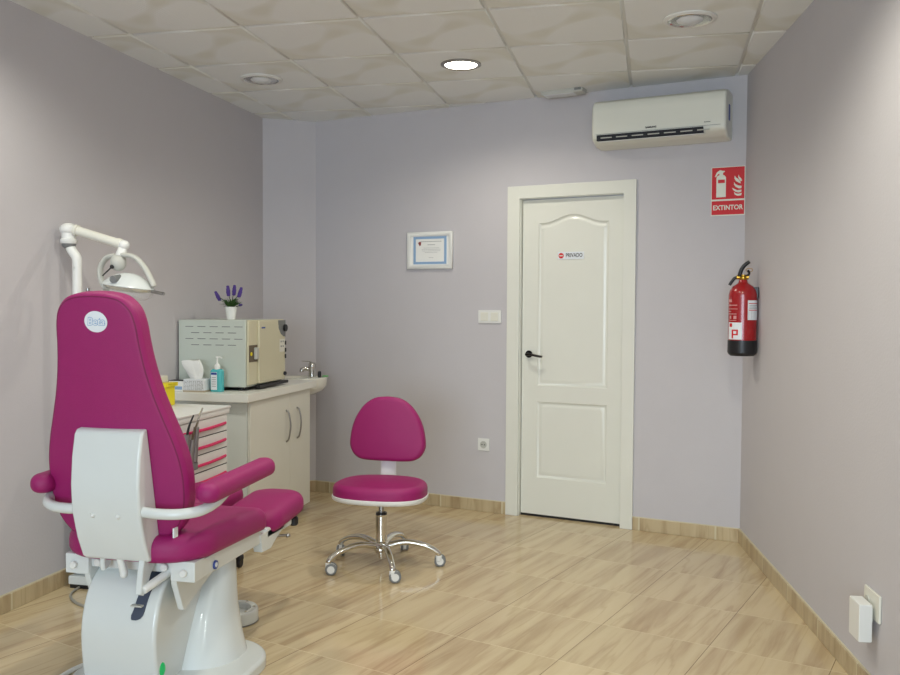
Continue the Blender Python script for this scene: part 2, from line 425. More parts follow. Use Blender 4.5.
# ------------------------------------------------------------------ door
def at_wall(name, label, cat, s, off, z, group=None):
    x, y = bw(s, off); return thing(name, label, cat, (x, y, z), -BA, group)
SD = (D0+D1)/2; x, y = bw(SD)
door = bpy.data.objects.new('door_1', None); COL.objects.link(door); door.location = (x, y, 0); door.rotation_euler = (0, 0, -BA)
door['kind'] = 'structure'
hw = (D1-D0)/2
bm = nb()
c0, c1, ct = CAS0-SD, CAS1-SD, 2.151
add_box(bm, (c0, -.016, 0), (-hw+.008, 0, ct), .0025); add_box(bm, (hw-.008, -.016, 0), (c1, 0, ct), .0025)
add_box(bm, (-hw+.006, -.0155, DT-.008), (hw-.006, 0, ct-.0005), .003)
for s in (-1, 1):
    add_box(bm, (min(s*hw, s*(hw-.012)), 0.0, 0), (max(s*hw, s*(hw-.012)), .11, DT)); 
add_box(bm, (-hw, 0, DT-.012), (hw, .11, DT))
obj('door_frame', bm, 'paint', door)
LF = .030   # leaf face recess behind wall surface
def door_leaf():
    bm = nb(); L0, L1, Z0, Z1 = -hw+.015, hw-.015, .016, DT-.016
    sx = lambda X: bwS(X, -LF)-SD
    def arch(x0, x1, z0, zs, zp, n=24):
        pts = [(x0, z0), (x1, z0)]
        for k in range(n+1):
            t = k/n; x = x1+(x0-x1)*t
            u = abs(2*t-1)                      # 1 at sides, 0 centre
            s = 0.5+0.5*math.cos(PI*min(1, u/.86)); pts.append((x, zs+(zp-zs)*s))
        return pts
    up = arch(sx(-.742), sx(-.287), .860, 1.910, 1.962)
    lo = [(sx(-.744), .258), (sx(-.288), .258)] + [(sx(-.288)+(sx(-.744)-sx(-.288))*k/8, .755) for k in range(9)]
    outer = [(L0, Z0), (L1, Z0), (L1, Z1), (L0, Z1)]
    def loop(pts, y):
        vs = [bm.verts.new((p[0], y, p[1])) for p in pts]
        return vs, [bm.edges.new((vs[i], vs[(i+1) % len(vs)])) for i in range(len(vs))]
    o, oe = loop(outer, LF); es = list(oe)
    for pan in (up, lo):
        vs, e = loop(pan, LF); es += e; prev = vs
        for d, dep in ((.007, .009), (.016, .011), (.022, .008), (.040, .0025)):
            q = offs(pan, d); cur = [bm.verts.new((p[0], LF+dep, p[1])) for p in q]
            for i in range(len(cur)):
                bm.faces.new((prev[i], prev[(i+1) % len(cur)], cur[(i+1) % len(cur)], cur[i]))
            prev = cur
        bm.faces.new(prev)
    bmesh.ops.triangle_fill(bm, use_beauty=True, edges=es)
    b = [bm.verts.new((p[0], LF+.036, p[1])) for p in outer]
    for i in range(4): bm.faces.new((o[i], o[(i+1) % 4], b[(i+1) % 4], b[i]))
    bm.faces.new(b)
    return obj('door_leaf', bm, 'paint', door)
leaf = door_leaf()
bm = nb(); add_box(bm, (-hw+.012, LF+.004, .0005), (hw-.012, LF+.03, .0155)); obj('door_gap_dark', bm, 'black', door)  # black strip painted in for the dark gap under the leaf, blocks leaking light
hx = bwS(-.805, .0)-SD
bm = nb(); add_cyl(bm, (hx, LF, 1.062), (hx, LF-.010, 1.062), .024, seg=20, bev=.002)
add_cyl(bm, (hx, LF-.008, 1.062), (hx, LF-.050, 1.062), .010)
add_tube(bm, [(hx, LF-.048, 1.062), (hx+.04, LF-.052, 1.060), (hx+.085, LF-.050, 1.052), (hx+.108, LF-.046, 1.050)], lambda t: .0115-.003*t, sy=.8)
obj('door_handle', bm, 'blackmetal', door)
# PRIVADO sign
sg0, sg1 = bwS(-.612, -LF), bwS(-.442, -LF)
sgn = at_wall('door_sign', 'small white sign with red no-entry circle and word PRIVADO on the door', 'sign', (sg0+sg1)/2, -LF-.0016, 1.698)
ww = (sg1-sg0)/2
bm = nb(); add_box(bm, (-ww, -.003, -.0235), (ww, 0, .0235), .001, 1); obj('sign_plate', bm, 'label', sgn)
bm = nb(); add_cyl(bm, (-ww+.023, -.003, 0), (-ww+.023, -.0042, 0), .0175, seg=24); obj('red_circle', bm, 'signred', sgn)
bm = nb(); add_box(bm, (-ww+.011, -.0050, -.0035), (-ww+.035, -.0042, .0035)); obj('white_bar', bm, 'signwhite', sgn)
text('lettering', 'PRIVADO', .036, 'ink', sgn, UP(.022, -.0036, .001), bold=.0003, xs=.74)

# ------------------------------------------------------------------ wall fittings
# certificate
t = at_wall('framed_certificate', 'framed certificate with blue border hanging on the back wall', 'certificate', (bwS(-1.677, .02)+bwS(-1.338, .02))/2, 0, 1.7525)
cw, ch = .1745, .126
bm = nb()
prof = [(0, .0), (0, -.019), (.002, -.021), (.0255, -.0195), (.028, -.008)]
rings = []
for (i_, yy) in prof:
    a, b = cw-i_, ch-i_; rings.append([(-a, yy, -b), (a, yy, -b), (a, yy, b), (-a, yy, b)])
add_rings(bm, rings, cap1=False); obj('picture_frame', bm, 'white_plastic', t, auto=False)
bm = nb(); add_box(bm, (-cw+.027, -.009, -ch+.027), (cw-.027, -.004, ch-.027)); obj('mount', bm, 'paper', t)
bm = nb(); bx, bz = .128, .094
for a in (((-bx, -bz), (bx, -bz+.016)), ((-bx, bz-.016), (bx, bz)), ((-bx, -bz+.016), (-bx+.018, bz-.016)), ((bx-.018, -bz+.016), (bx, bz-.016))):
    add_box(bm, (a[0][0], -.011, a[0][1]), (a[1][0], -.009, a[1][1]))
obj('blue_border', bm, 'lblue', t)
bm = nb()
for k, (wd, zz, hh) in enumerate(((.16, .060, .004), (.06, .038, .004), (.12, .016, .002), (.15, .006, .002), (.14, -.004, .002), (.10, -.014, .002), (.04, -.05, .002))):
    x0 = .012
    n = int(wd/.014)
    for i in range(n):
        xx = x0-wd/2+i*wd/n; add_box(bm, (xx, -.0102, zz-hh/2), (xx+wd/n*.75, -.0095, zz+hh/2))
obj('lettering', bm, 'fineink', t, auto=False)
bm = nb(); add_prism(bm, [(-.092, .052), (-.080, .030), (-.070, .036), (-.068, .056), (-.076, .062)], .0095, .0108, XZ); obj('crest', bm, mat('crest_print', srgb(140, 60, 60), .6), t)
# light switch plate (two rockers)
s0, s1 = bwS(-1.149, .01), bwS(-.987, .01)
t = at_wall('light_switch', 'white double light switch on the wall left of the door', 'light switch', (s0+s1)/2, 0, 1.304)
bm = nb(); a = (s1-s0)/2; add_box(bm, (-a, -.010, -.043), (a, 0, .043), .004); obj('switch_plate', bm, 'white_plastic', t)
for s in (-1, 1):
    bm = nb(); add_box(bm, (s*.037-.027, -.015, -.028), (s*.037+.027, -.008, .028), .003); obj('rocker', bm, 'cream', t)
# socket by the door
def socket(t, back=0):
    bm = nb(); add_box(bm, (-.042, -.009, -.042), (.042, 0, .042), .004); obj('socket_plate', bm, 'white_plastic', t)
    bm = nb(); add_lathe(bm, [(.024, 0), (.024, .003), (.0205, .003), (.0195, -.007)], 24, Matrix.Translation((0, -.0095, 0)) @ Matrix.Rotation(PI/2, 4, 'X'))
    r = obj('socket_recess', bm, 'lgrey', t)
    bm = nb()
    for s in (-1, 1): add_cyl(bm, (s*.0095, -.0100, 0), (s*.0095, -.0150, 0), .003, seg=10)
    obj('socket_hole', bm, 'dark', r)
t = at_wall('wall_socket', 'white power socket low on the back wall left of the door', 'socket', bwS(-1.102), 0, .450); socket(t)
# right wall socket with plugged-in device
def rwS(y): # distance along wall_right from the corner
    return (Vector((xr(y), y))-Vector(CRN)).length
RZ = math.atan2(YB-CRN[1], xr(YB)-CRN[0])
t = thing('wall_socket', 'white double socket plate low on the right wall behind a plugged-in box', 'socket', (xr(3.325), 3.325, .335), RZ)
bm = nb(); add_box(bm, (-.072, -.010, -.046), (.072, 0, .050), .004); obj('socket_plate', bm, 'cream', t)
bm = nb(); add_cyl(bm, (-.035, -.010, 0), (-.035, -.013, 0), .022, seg=20); obj('socket_recess', bm, 'lgrey', t)
t = thing('plug_in_box', 'white boxy device plugged into the socket on the right wall', 'plug-in device', (xr(3.33), 3.33, .29), RZ)
bm = nb(); add_box(bm, (-.050, -.066, -.075), (.052, -.020, .058), .005); obj('device_body', bm, 'white_plastic', t)
bm = nb(); add_box(bm, (-.03, -.0205, -.01), (.03, -.0102, .04), .002, 1); obj('plug', bm, 'lgrey', t)

# air conditioner
ac0, ac1 = bwS(-.385, .19), bwS(.352, .19)
ac = at_wall('air_conditioner', 'white wall-mounted split air conditioner above the door, near the right corner', 'air conditioner', ac0, 0, 2.338)
AL = bwS(.410, 0.05)-ac0
def ac_profile():
    return [(0, .265), (.05, .276), (.11, .276), (.17, .264), (.196, .242), (.203, .20), (.205, .10), (.200, .055), (.188, .030), (.12, .0), (.03, -.004), (0, 0)]
bm = nb()
pp = ac_profile()
def ring_at(x, ins): 
    c = (.09, .14); return [(x, -(c[0]+(p[0]-c[0])*(1-ins) if p[0] > .001 else 0), c[1]+(p[1]-c[1])*(1-ins*.6)) for p in pp]
add_rings(bm, [ring_at(0, .14), ring_at(.006, .05), ring_at(.018, 0), ring_at(AL-.018, 0), ring_at(AL-.006, .05), ring_at(AL, .14)])
body = obj('ac_housing', bm, mat('ac_shell', srgb(226, 226, 214), .35), ac)
bm = nb(); add_box(bm, (.035, -.2065, .026), (AL-.125, -.150, .058)); vent = obj('air_outlet', bm, 'dark', ac)
bm = nb()
for k in range(7): 
    xx = .06+k*(AL-.19)/6.3; add_box(bm, (xx, -.2085, .037), (xx+.068, -.2005, .043), .001, 1)
obj('louvre_fins', bm, 'lgrey', vent)
bm = nb(); add_box(bm, (.04, -.200, .018), (AL-.12, -.165, .023), .003, 1, mtx=None); obj('flap', bm, 'white_plastic', ac)
bm = nb(); add_box(bm, (.03, -.2062, .062), (AL-.03, -.2045, .0635)); obj('panel_seam', bm, 'grey', ac)
text('lettering', 'SAMSUNG', .014, 'ink', ac, UP(AL*.46, -.2052, .080), bold=.0004)
text('lettering', 'inverter', .011, 'ink', ac, UP(AL*.87, -.2052, .083))
bm = nb(); add_box(bm, (AL-.004, -.125, .10), (AL+.0015, -.085, .19), .001, 1); obj('side_sticker', bm, 'blue', ac)
# emergency light under the ceiling
e0 = bwS(-.70, .10); t = at_wall('emergency_light', 'small white oblong emergency light on the ceiling above the door', 'emergency light', e0, .10, 2.684)
bm = nb(); add_box(bm, (0, -.045, 0), (.27, .045, .0365), .008); obj('light_housing', bm, 'lgrey', t)
bm = nb(); add_box(bm, (.015, -.040, -.004), (.21, .038, .004), .003, 1); obj('diffuser', bm, 'frost', t)
bm = nb(); add_box(bm, (.218, -.048, .012), (.26, -.043, .034), .001, 1); obj('indicator_panel', bm, 'grey', t)

# fire extinguisher sign
g0, g1 = bwS(.3155, 0), bwS(.4935, 0); gw = (g1-g0)/2
t = at_wall('extinguisher_sign', 'red and white EXTINTOR sign high on the back wall by the corner', 'sign', (g0+g1)/2, 0, 2.050)
bm = nb(); add_box(bm, (-gw-.004, -.003, -.142), (gw+.004, -.0004, .142), .001, 1); obj('sign_board', bm, 'signwhite', t)
bm = nb(); add_box(bm, (-gw, -.0042, -.046), (gw, -.003, .138)); add_box(bm, (-gw, -.0042, -.136), (gw, -.003, -.056)); obj('red_field', bm, 'signred', t)
bm = nb()
def sp_poly(pts, z=.0042, d=.001): add_prism(bm, pts, z, z+d, XZ)
k = gw
sp_poly([(-.72*k, -.034), (-.13*k, -.034), (-.13*k, .080), (-.20*k, .090), (-.28*k, .094), (-.57*k, .094), (-.66*k, .090), (-.72*k, .080)])
sp_poly([(-.54*k, .094), (-.32*k, .094), (-.32*k, .108), (-.20*k, .112), (-.22*k, .118), (-.33*k, .119), (-.50*k, .124), (-.70*k, .112), (-.82*k, .086), (-.76*k, .084), (-.64*k, .100), (-.54*k, .104)])
pictogram = obj('pictogram', bm, 'signwhite', t, auto=False)
bm = nb()
FX = lambda pts: [((x_-252)*.000635*.98, .138-(y_-140)*.000613) for x_, y_ in pts]
for pts in ([(312, 222), (322, 240), (345, 258), (362, 280), (366, 300), (350, 292), (322, 275), (308, 248)],
            [(346, 215), (352, 235), (368, 250), (378, 272), (366, 280), (350, 258), (342, 238)],
            [(306, 282), (318, 302), (345, 318), (374, 322), (372, 345), (350, 345), (322, 330), (306, 308)],
            [(288, 335), (305, 345), (335, 362), (374, 358), (372, 378), (345, 384), (318, 374), (298, 356)],
            [(306, 376), (325, 392), (350, 396), (376, 388), (372, 412), (340, 414), (314, 402)]):
    sp_poly(FX(pts)[::-1])
obj('flames', bm, 'signwhite', t, auto=False)
bm = nb(); add_box(bm, (-.62*k, -.0058, .048), (-.20*k, -.0052, .068)); obj('label_band', bm, 'signred', pictogram)
text('lettering', 'EXTINTOR', .0385, 'signwhite', t, UP(0, -.0044, -.096), bold=.0009, xs=.90)
# fire extinguisher
ex, ey = .463, 5.05
t = thing('fire_extinguisher', 'red fire extinguisher with black base hanging in the back right corner', 'fire extinguisher', (ex, ey, 1.111), -.09); t.scale = (.953, .953, .953)
R_ = .0785
bm = nb(); add_lathe(bm, [(R_-.004, .085), (R_, .09), (R_, .345), (R_-.006, .372), (R_-.022, .395), (R_-.045, .410), (.026, .418), (.022, .432)], 36); cyl_ = obj('cylinder', bm, 'red', t)
bm = nb(); add_lathe(bm, [(R_-.014, .0), (R_-.003, .010), (R_+.0015, .02), (R_+.0015, .088), (R_-.002, .090)], 36); obj('base_cup', bm, 'black', t)
bm = nb(); add_lathe(bm, [(.017, .430), (.022, .436), (.022, .448), (.015, .452), (.015, .462)], 16); add_cyl(bm, (-.035, 0, .447), (.03, 0, .447), .013, seg=12); obj('valve', bm, 'brass', t)
bm = nb(); add_tube(bm, [(-.02, 0, .452), (-.012, 0, .485), (.004, 0, .512), (.032, -.005, .535)], lambda q: .015-.002*q, sx=1.1, sy=.8); obj('lever', bm, 'black', t)
bm = nb(); add_tube(bm, [(.0, 0, .452), (.022, 0, .456), (.032, 0, .470), (.024, 0, .487)], .010, sx=1.1, sy=.7); obj('carry_handle', bm, 'black', t)
bm = nb(); add_tube(bm, [(-.03, 0, .448), (-.048, .0, .440), (-.064, 0, .418), (-.074, .0, .402)], .009); obj('hose_nozzle', bm, 'black', t)
bm = nb(); add_tube(bm, [(.02+.018*math.cos(a)+.012, -.004, .487+.010*math.sin(a)) for a in [k*2*PI/12 for k in range(13)]], .0016, seg=6, n=2); obj('safety_pin', bm, 'brass', t)
bm = nb(); add_box(bm, (.05, -.02, .33), (.084, .02, .39), .002, 1); obj('wall_bracket', bm, 'black', t)
def curved_label(name, a0, a1, z0, z1, m, r, parent, n=10):
    bm = nb(); rg = []
    for z in (z0, z1): rg.append([(r*math.sin(math.radians(a0+(a1-a0)*k/n)), -r*math.cos(math.radians(a0+(a1-a0)*k/n)), z) for k in range(n+1)])
    add_rings(bm, rg, cap0=False, cap1=False, closed=False); return obj(name, bm, m, parent)
L1_ = curved_label('inspection_label', 20, 78, .205, .315, 'label', R_+.0008, cyl_)
curved_label('red_line', 24, 78, .295, .299, 'signred', R_+.0014, cyl_); curved_label('red_line', 24, 78, .258, .262, 'signred', R_+.0014, cyl_)
for i in range(4): curved_label('table_line', 24+i*13, 25+i*13, .210, .254, 'fineink', R_+.0014, cyl_)
for i in range(3): curved_label('printed_line', 26, 72, .268+i*.008, .271+i*.008, 'fineink', R_+.0014, cyl_)
curved_label('brand_label', -68, -2, .094, .190, 'label', R_+.0008, cyl_)
for i, (a0, a1, z0, z1) in enumerate(((-46, -20, .118, .126), (-46, -38, .100, .150), (-46, -20, .142, .150), (-24, -17, .118, .150), (-60, -44, .165, .185))): curved_label('emblem', a0, a1, z0, z1, 'signred', R_+.0014, cyl_, 3)
for i, (z0, z1, a0, a1) in enumerate(((.305, .32, -70, -48), (.285, .29, -70, -22), (.265, .268, -70, -20), (.25, .253, -70, -50), (.236, .24, -70, -24), (.21, .228, -60, -50), (.21, .228, -38, -24), (.20, .203, -60, -24))): curved_label('printed_line', a0, a1, z0, z1, mat('label_print_%d' % i, srgb(214, 150, 150), .5), R_+.0012, cyl_, 4)

# recessed lights
def downlight(loc, lit, label, r):
    t = thing('recessed_light', label, 'ceiling light', (loc[0], loc[1], H-.0135), 0, 'recessed ceiling lights')
    bm = nb(); add_lathe(bm, [(r*.80, .004), (r*.80, -.004), (r*.86, -.010), (r, -.004), (r*1.0, .001), (r*.80, .004)], 40); obj('trim_ring', bm, 'steel' if lit else 'white_plastic', t)
    if lit:
        bm = nb(); add_lathe(bm, [(.001, -.004), (r*.78, -.004), (r*.79, .0), (.001, .001)], 40); obj('lamp_disc', bm, 'glow', t)
    else:
        bm = nb(); add_lathe(bm, [(r*.84, -.006), (r*.78, -.010), (r*.60, -.0), (r*.60, .003), (r*.84, .003)], 40); obj('reflector_ring', bm, 'chrome', t)
        bm = nb(); add_lathe(bm, [(.001, -.022), (r*.25, -.020), (r*.45, -.012), (r*.55, .0), (.001, .002)], 32); obj('frosted_bulb', bm, 'frost', t)
    return t
downlight((-1.065, 4.84), True, 'lit round recessed ceiling light shining bright white', .112)
downlight((-2.29, 4.91), False, 'unlit round recessed ceiling light near the left wall', .125)
downlight((.139, 4.305), False, 'unlit round recessed ceiling light nearer the right wall', .122)

# ------------------------------------------------------------------ cabinet, worktop, sink
CF, CB = -2.245, -2.758; CY0, CY1 = 4.66, 5.560; CT = .820
cab = thing('base_cabinet', 'white two-door base cabinet under the worktop in the left back corner', 'cabinet', (CF, CY0, 0))
bm = nb(); add_box(bm, (CB-CF, 0, .05), (-.020, CY1-CY0, CT)); obj('carcass', bm, 'white_lam', cab)
bm = nb(); add_box(bm, (CB-CF+.02, .03, 0), (-.07, CY1-CY0-.03, .05)); obj('plinth', bm, 'lgrey', cab)
mid = 5.225-CY0
for i, (a, b) in enumerate(((.002, mid-.0015), (mid+.0015, CY1-CY0-.002))):
    bm = nb(); add_box(bm, (-.019, a, .052), (0, b, CT-.004), .0015, 1); d = obj('door', bm, 'cream', cab)
    yy = (5.165 if i == 0 else 5.335)-CY0
    bm = nb(); add_tube(bm, [(0, yy, .515), (.018, yy, .535), (.030, yy, .615), (.018, yy, .695), (0, yy, .715)], .0055, seg=10); obj('handle', bm, 'steel', d)
t = thing('worktop', 'white worktop on the base cabinet in the left back corner', 'worktop', (CF, CY0, CT))
bm = nb(); add_box(bm, (CB-CF, -.075, .0005), (.022, 5.625-CY0, .047), .004); tag(t, t['label'], 'worktop'); obj('top_slab', bm, 'worktop', t)
WT = CT+.047
# corner basin
t = thing('wash_basin', 'white ceramic corner wash basin beyond the worktop', 'wash basin', (-2.44, 5.80, .70))
bm = nb()
out = []
cxp, cyp = 0, 0
P0 = [(-.30, -.165), (-.05, -.168), (.10, -.168), (.17, -.14), (.215, -.06), (.225, .02), (.20, .10), (.13, .150), (.02, .118), (-.30, -.005)]
P0 = [(a*.93 if a > 0 else a, b) for a, b in P0]
P0s = [(p.x, p.y) for p in smooth_path([(a, b, 0) for a, b in P0], 3)]
def sc_(s, dx=0): return [(-.03+(p[0]+.03)*s+dx, -.03+(p[1]+.03)*s) for p in P0s]
rings = [[(p[0], p[1], .045) for p in sc_(.45)], [(p[0], p[1], .055) for p in sc_(.70)], [(p[0], p[1], .082) for p in sc_(.90)], [(p[0], p[1], .115) for p in sc_(.985)],
         [(p[0], p[1], .165) for p in sc_(1.0)], [(p[0], p[1], .172) for p in sc_(.98)], [(p[0], p[1], .172) for p in sc_(.84)], [(p[0], p[1], .150) for p in sc_(.76)], [(p[0], p[1], .09) for p in sc_(.6)], [(p[0], p[1], .07) for p in sc_(.3)]]
add_rings(bm, rings); obj('bowl', bm, 'ceramic', t)
bm = nb(); add_cyl(bm, (-.02, 0, -.16), (-.02, 0, .055), .018); add_tube(bm, [(-.02, 0, -.155), (-.02, .02, -.2), (-.02, .08, -.21), (-.02, .14, -.21)], .016); obj('waste_trap', bm, 'white_plastic', t)
f = thing('mixer_tap', 'chrome single-lever mixer tap on the corner wash basin', 'tap', (-2.345, 5.845, .872), 0)
bm = nb(); add_lathe(bm, [(.026, 0), (.026, .006), (.024, .010), (.024, .062), (.027, .066), (.027, .088), (.018, .098), (.001, .10)], 20); tb = obj('tap_body', bm, 'chrome', f)
bm = nb(); add_tube(bm, [(-.01, -.005, .048), (-.04, -.022, .056), (-.062, -.034, .050), (-.064, -.035, .034)], .0135); obj('spout', bm, 'chrome', f)
bm = nb(); add_tube(bm, [(.01, .0, .094), (-.02, -.012, .106), (-.065, -.034, .110)], lambda q: .009-.005*q, sx=1.4, sy=.6); obj('lever', bm, 'chrome', f)
bm = nb(); add_lathe(bm, [(.011, 0), (.012, .008), (.012, .035), (.008, .042)], 14); tag(obj('small_bottle', bm, 'black', loc=(-2.272, 5.80, .872)), 'tiny black bottle standing beside the chrome tap', 'bottle')
bm = nb(); add_pad(bm, rrect(-.028, -.018, .028, .018, .015), 0, .012, .005); tag(obj('soap_bar', bm, mat('green_soap', srgb(150, 190, 130), .5), loc=(-2.55, 5.74, .8725)), 'pale green soap on the basin ledge left of the tap', 'soap')
bm = nb(); add_pad(bm, rrect(-.022, -.012, .022, .012, .01), 0, .011, .004); tag(obj('sponge', bm, mat('green_sponge', srgb(110, 170, 110), .8), loc=(-2.245, 5.842, .8725)), 'green sponge at the right rim of the basin', 'sponge')

# ------------------------------------------------------------------ autoclave
AX0, AX1, AY0, AY1, AZ0, AZ1 = -2.762, -2.316, 4.775, 5.285, WT+.022, 1.283
au = thing('autoclave', 'large beige tabletop steriliser with vented side standing on the worktop', 'steriliser', (AX1, AY0, WT))
def A(x, y, z): return (x-AX1, y-AY0, z-WT)
bm = nb(); add_box(bm, A(AX0, AY0, AZ0), A(AX1-.012, AY1, AZ1), .003, 1); cas = obj('casing', bm, 'palegreen', au)
bm = nb()
for r_ in range(4):
    n = 5 if r_ % 2 == 0 else 4
    for i in range(n):
        xx = AX0+.045+i*.079+(0 if r_ % 2 == 0 else .038); zz = AZ1-.040-r_*.036
        bm = nb(); add_box(bm, A(xx, AY0-.0012, zz-.002), A(xx+.052, AY0+.001, zz+.002)); obj('vent_slot', bm, 'grey', cas, auto=False)
# door: thick rounded panel with left strip
bm = nb(); add_box(bm, A(AX1-.012, AY0+.008, AZ0+.012), A(AX1+.004, AY1-.004, AZ1), .003, 1); fr = obj('front_panel', bm, 'beige', au)
bm = nb(); add_box(bm, A(AX1+.002, AY0+.122, AZ0+.012), A(AX1+.0181, AY1-.008, AZ1-.004), .008); dr = obj('chamber_door', bm, 'beige', au)
bm = nb(); add_box(bm, A(AX1+.0179, AY0+.150, AZ1-.052), A(AX1+.0191, AY0+.200, AZ1-.043)); obj('maker_mark', bm, 'blue', dr)
#text('lettering', 'x', .016, 'blue', dr, Matrix.Translation(A(AX1+.01814, AY0+.215, AZ1-.052)) @ Matrix.Rotation(PI/2, 4, 'Z') @ Matrix.Rotation(PI/2, 4, 'X'), bold=.0005)
bm = nb(); add_box(bm, A(AX1+.000, AY0+.010, 1.035), A(AX1+.0055, AY0+.120, 1.135), .001, 1); lr = obj('latch_recess', bm, 'brown', au)
bm = nb(); add_box(bm, A(AX1+.005, AY0+.070, 1.05), A(AX1+.022, AY0+.108, 1.12), .004); obj('latch_handle', bm, 'lgrey', lr)
bm = nb(); add_cyl(bm, A(AX1+.0055, AY0+.035, 1.083), A(AX1+.008, AY0+.035, 1.083), .011); obj('yellow_mark', bm, 'yellow', lr)
bm = nb()
q = [(-.085, .0), (.0, .0), (.0, -.10), (-.03, -.098), (-.06, -.08), (-.08, -.05)]
for (a, b) in (): pass
yz = Matrix.Translation(A(AX1+.0179, AY1-.012, AZ1-.006)) @ Matrix(((0, 0, 1, 0), (1, 0, 0, 0), (0, 1, 0, 0), (0, 0, 0, 1)))
add_prism(bm, [(-.11, 0), (0, 0), (0, -.105), (-.03, -.102), (-.07, -.085), (-.10, -.05)], 0, .002, yz); obj('display_panel', bm, 'grey', dr)
bm = nb(); add_cyl(bm, A(AX1+.0185, AY1-.03, AZ1-.055), A(AX1+.034, AY1-.03, AZ1-.055), .022, seg=24); obj('knob', bm, 'black', dr)
bm = nb(); add_box(bm, A(AX1+.0179, AY1-.10, AZ1-.205), A(AX1+.0193, AY1-.02, AZ1-.125)); kp = obj('keypad', bm, 'cream', dr)
bm = nb()
for i in range(2):
    for j in range(2):
        bm = nb(); add_box(bm, A(AX1+.0185, AY1-.085+i*.03, AZ1-.145-j*.03), A(AX1+.0205, AY1-.073+i*.03, AZ1-.135-j*.03)); obj('keypad_key', bm, 'grey', dr)
for i, zz in enumerate((.150, .195, .235)):
    bm = nb(); add_box(bm, A(AX1+.0181, AY1-.022, AZ1-zz-.013), A(AX1+.024, AY1-.006, AZ1-zz+.013), .001, 1); obj('button', bm, 'black', dr)
bm = nb(); add_cyl(bm, A(AX1+.017, AY1-.03, AZ0+.05), A(AX1+.030, AY1-.03, AZ0+.05), .012); obj('drain_valve', bm, 'dark', dr)
for x_, y_ in ((AX0+.05, AY0+.05), (AX0+.05, AY1-.05), (AX1-.06, AY0+.05), (AX1-.06, AY1-.05)):
    bm = nb(); add_cyl(bm, A(x_, y_, WT), A(x_, y_, AZ0), .018); obj('foot', bm, 'black', au)
bm = nb(); add_box(bm, A(AX0+.02, AY0+.02, AZ0-.006), A(AX1-.02, AY1-.02, AZ0)); obj('underside', bm, 'dark', au)
bm = nb(); add_box(bm, A(AX1+.0, AY0+.10, AZ0-.012), A(AX1+.03, AY1+.01, AZ0+.006), .002, 1); obj('drip_rail', bm, 'black', au)

# potted lavender
t = thing('potted_lavender', 'small artificial lavender in a white pot on top of the steriliser', 'potted plant', (-2.51, 4.95, AZ1))
bm = nb(); add_lathe(bm, [(.024, 0), (.025, .003), (.036, .074), (.036, .077), (.032, .076), (.028, .062), (.001, .06)], 24); obj('pot', bm, 'paper', t)
stems = [(-.082, .01, .140, 0), (-.014, -.005, .168, 1), (.014, .01, .172, 1), (.058, -.01, .160, 1), (.05, .02, .105, 0), (-.02, .01, .11, 0)]
bm = nb()
for x_, y_, z_, _ in stems: add_tube(bm, [(0, 0, .06), (x_*.35, y_*.5, .06+(z_-.06)*.5), (x_, y_, z_-.005)], .0022, seg=6, n=3)
for k in range(120):
    a = random.uniform(0, 2*PI); l = random.uniform(.035, .08); z_ = random.uniform(.068, .09)
    dx, dy = math.cos(a)*l, math.sin(a)*l*.7; up = random.uniform(.01, .045)
    add_tube(bm, [(dx*.25, dy*.25, z_), (dx*.7, dy*.7, z_+up*.8), (dx, dy, z_+up)], lambda q: .0035*(1-q)+.0008, seg=4, n=2, sy=.4)
obj('foliage', bm, 'green', t)
for i, (x_, y_, z_, k) in enumerate(stems):
    bm = nb(); d = Vector((x_*.55, y_*.5, (z_-.06))).normalized()
    L_ = .052 if i < 4 else .02
    for j in range(7 if i < 4 else 3):
        p = Vector((x_, y_, z_-.02))+d*(L_*j/6)
        r0 = .0125*(1-.08*abs(j-2.2)**1.5)
        for a in range(5):
            an = a*2*PI/5+j*.6; add_sphere(bm, p+Vector((math.cos(an), math.sin(an), 0))*r0*.55, .0066 if i < 4 else .005, seg=6)
    obj('flower_spike', bm, 'purple', t)

# items on worktop
t = thing('gel_bottle', 'turquoise gel pump bottle in front of the steriliser on the worktop', 'bottle', (-2.474, 4.705, WT)); t.scale = (1, 1, 1.06)
bm = nb(); add_pad(bm, rrect(-.037, -.023, .037, .023, .014), 0, .125, .016, r2=.004); obj('bottle_body', bm, 'teal', t)
bm = nb(); add_box(bm, (-.028, -.0240, .012), (.010, -.0232, .108)); lb = obj('bottle_label', bm, 'label', t)
bm = nb(); add_box(bm, (-.027, -.0247, .094), (.009, -.0240, .106)); obj('label_band', bm, 'blue', lb)
bm = nb()
for k in range(5): add_box(bm, (-.022, -.0246, .03+k*.012), (.004, -.0240, .033+k*.012))
obj('label_text', bm, 'fineink', lb, auto=False)
bm = nb(); add_lathe(bm, [(.015, .122), (.017, .126), (.017, .142), (.012, .150), (.007, .154), (.0045, .156), (.0045, .184), (.009, .186), (.009, .193), (.001, .194)], 18)
add_tube(bm, [(0, 0, .189), (.018, -.004, .190), (.036, -.008, .186)], .0042, seg=8); obj('pump', bm, 'paper', t)
t = thing('tissue_box', 'patterned tissue box with a white tissue pulled up, beside the gel bottle', 'tissue box', (-2.59, 4.69, WT), 0)
bm = nb(); add_box(bm, (-.066, -.05, 0), (.066, .05, .074), .003, 1); tb = obj('carton', bm, 'label', t)
bm = nb()
for k in range(7):
    for i in range(9):
        xx = -.058+i*.0135+random.uniform(-.002, .002); add_box(bm, (xx, -.0507, .014+k*.0078), (xx+random.uniform(.005, .011), -.0500, .0165+k*.0078))
obj('carton_print', bm, 'fineink', tb, auto=False)
bm = nb(); add_box(bm, (-.067, -.051, 0), (.067, .051, .010)); obj('carton_band', bm, mat('tan_band', srgb(186, 172, 150), .6), tb)
bm = nb(); rings = []
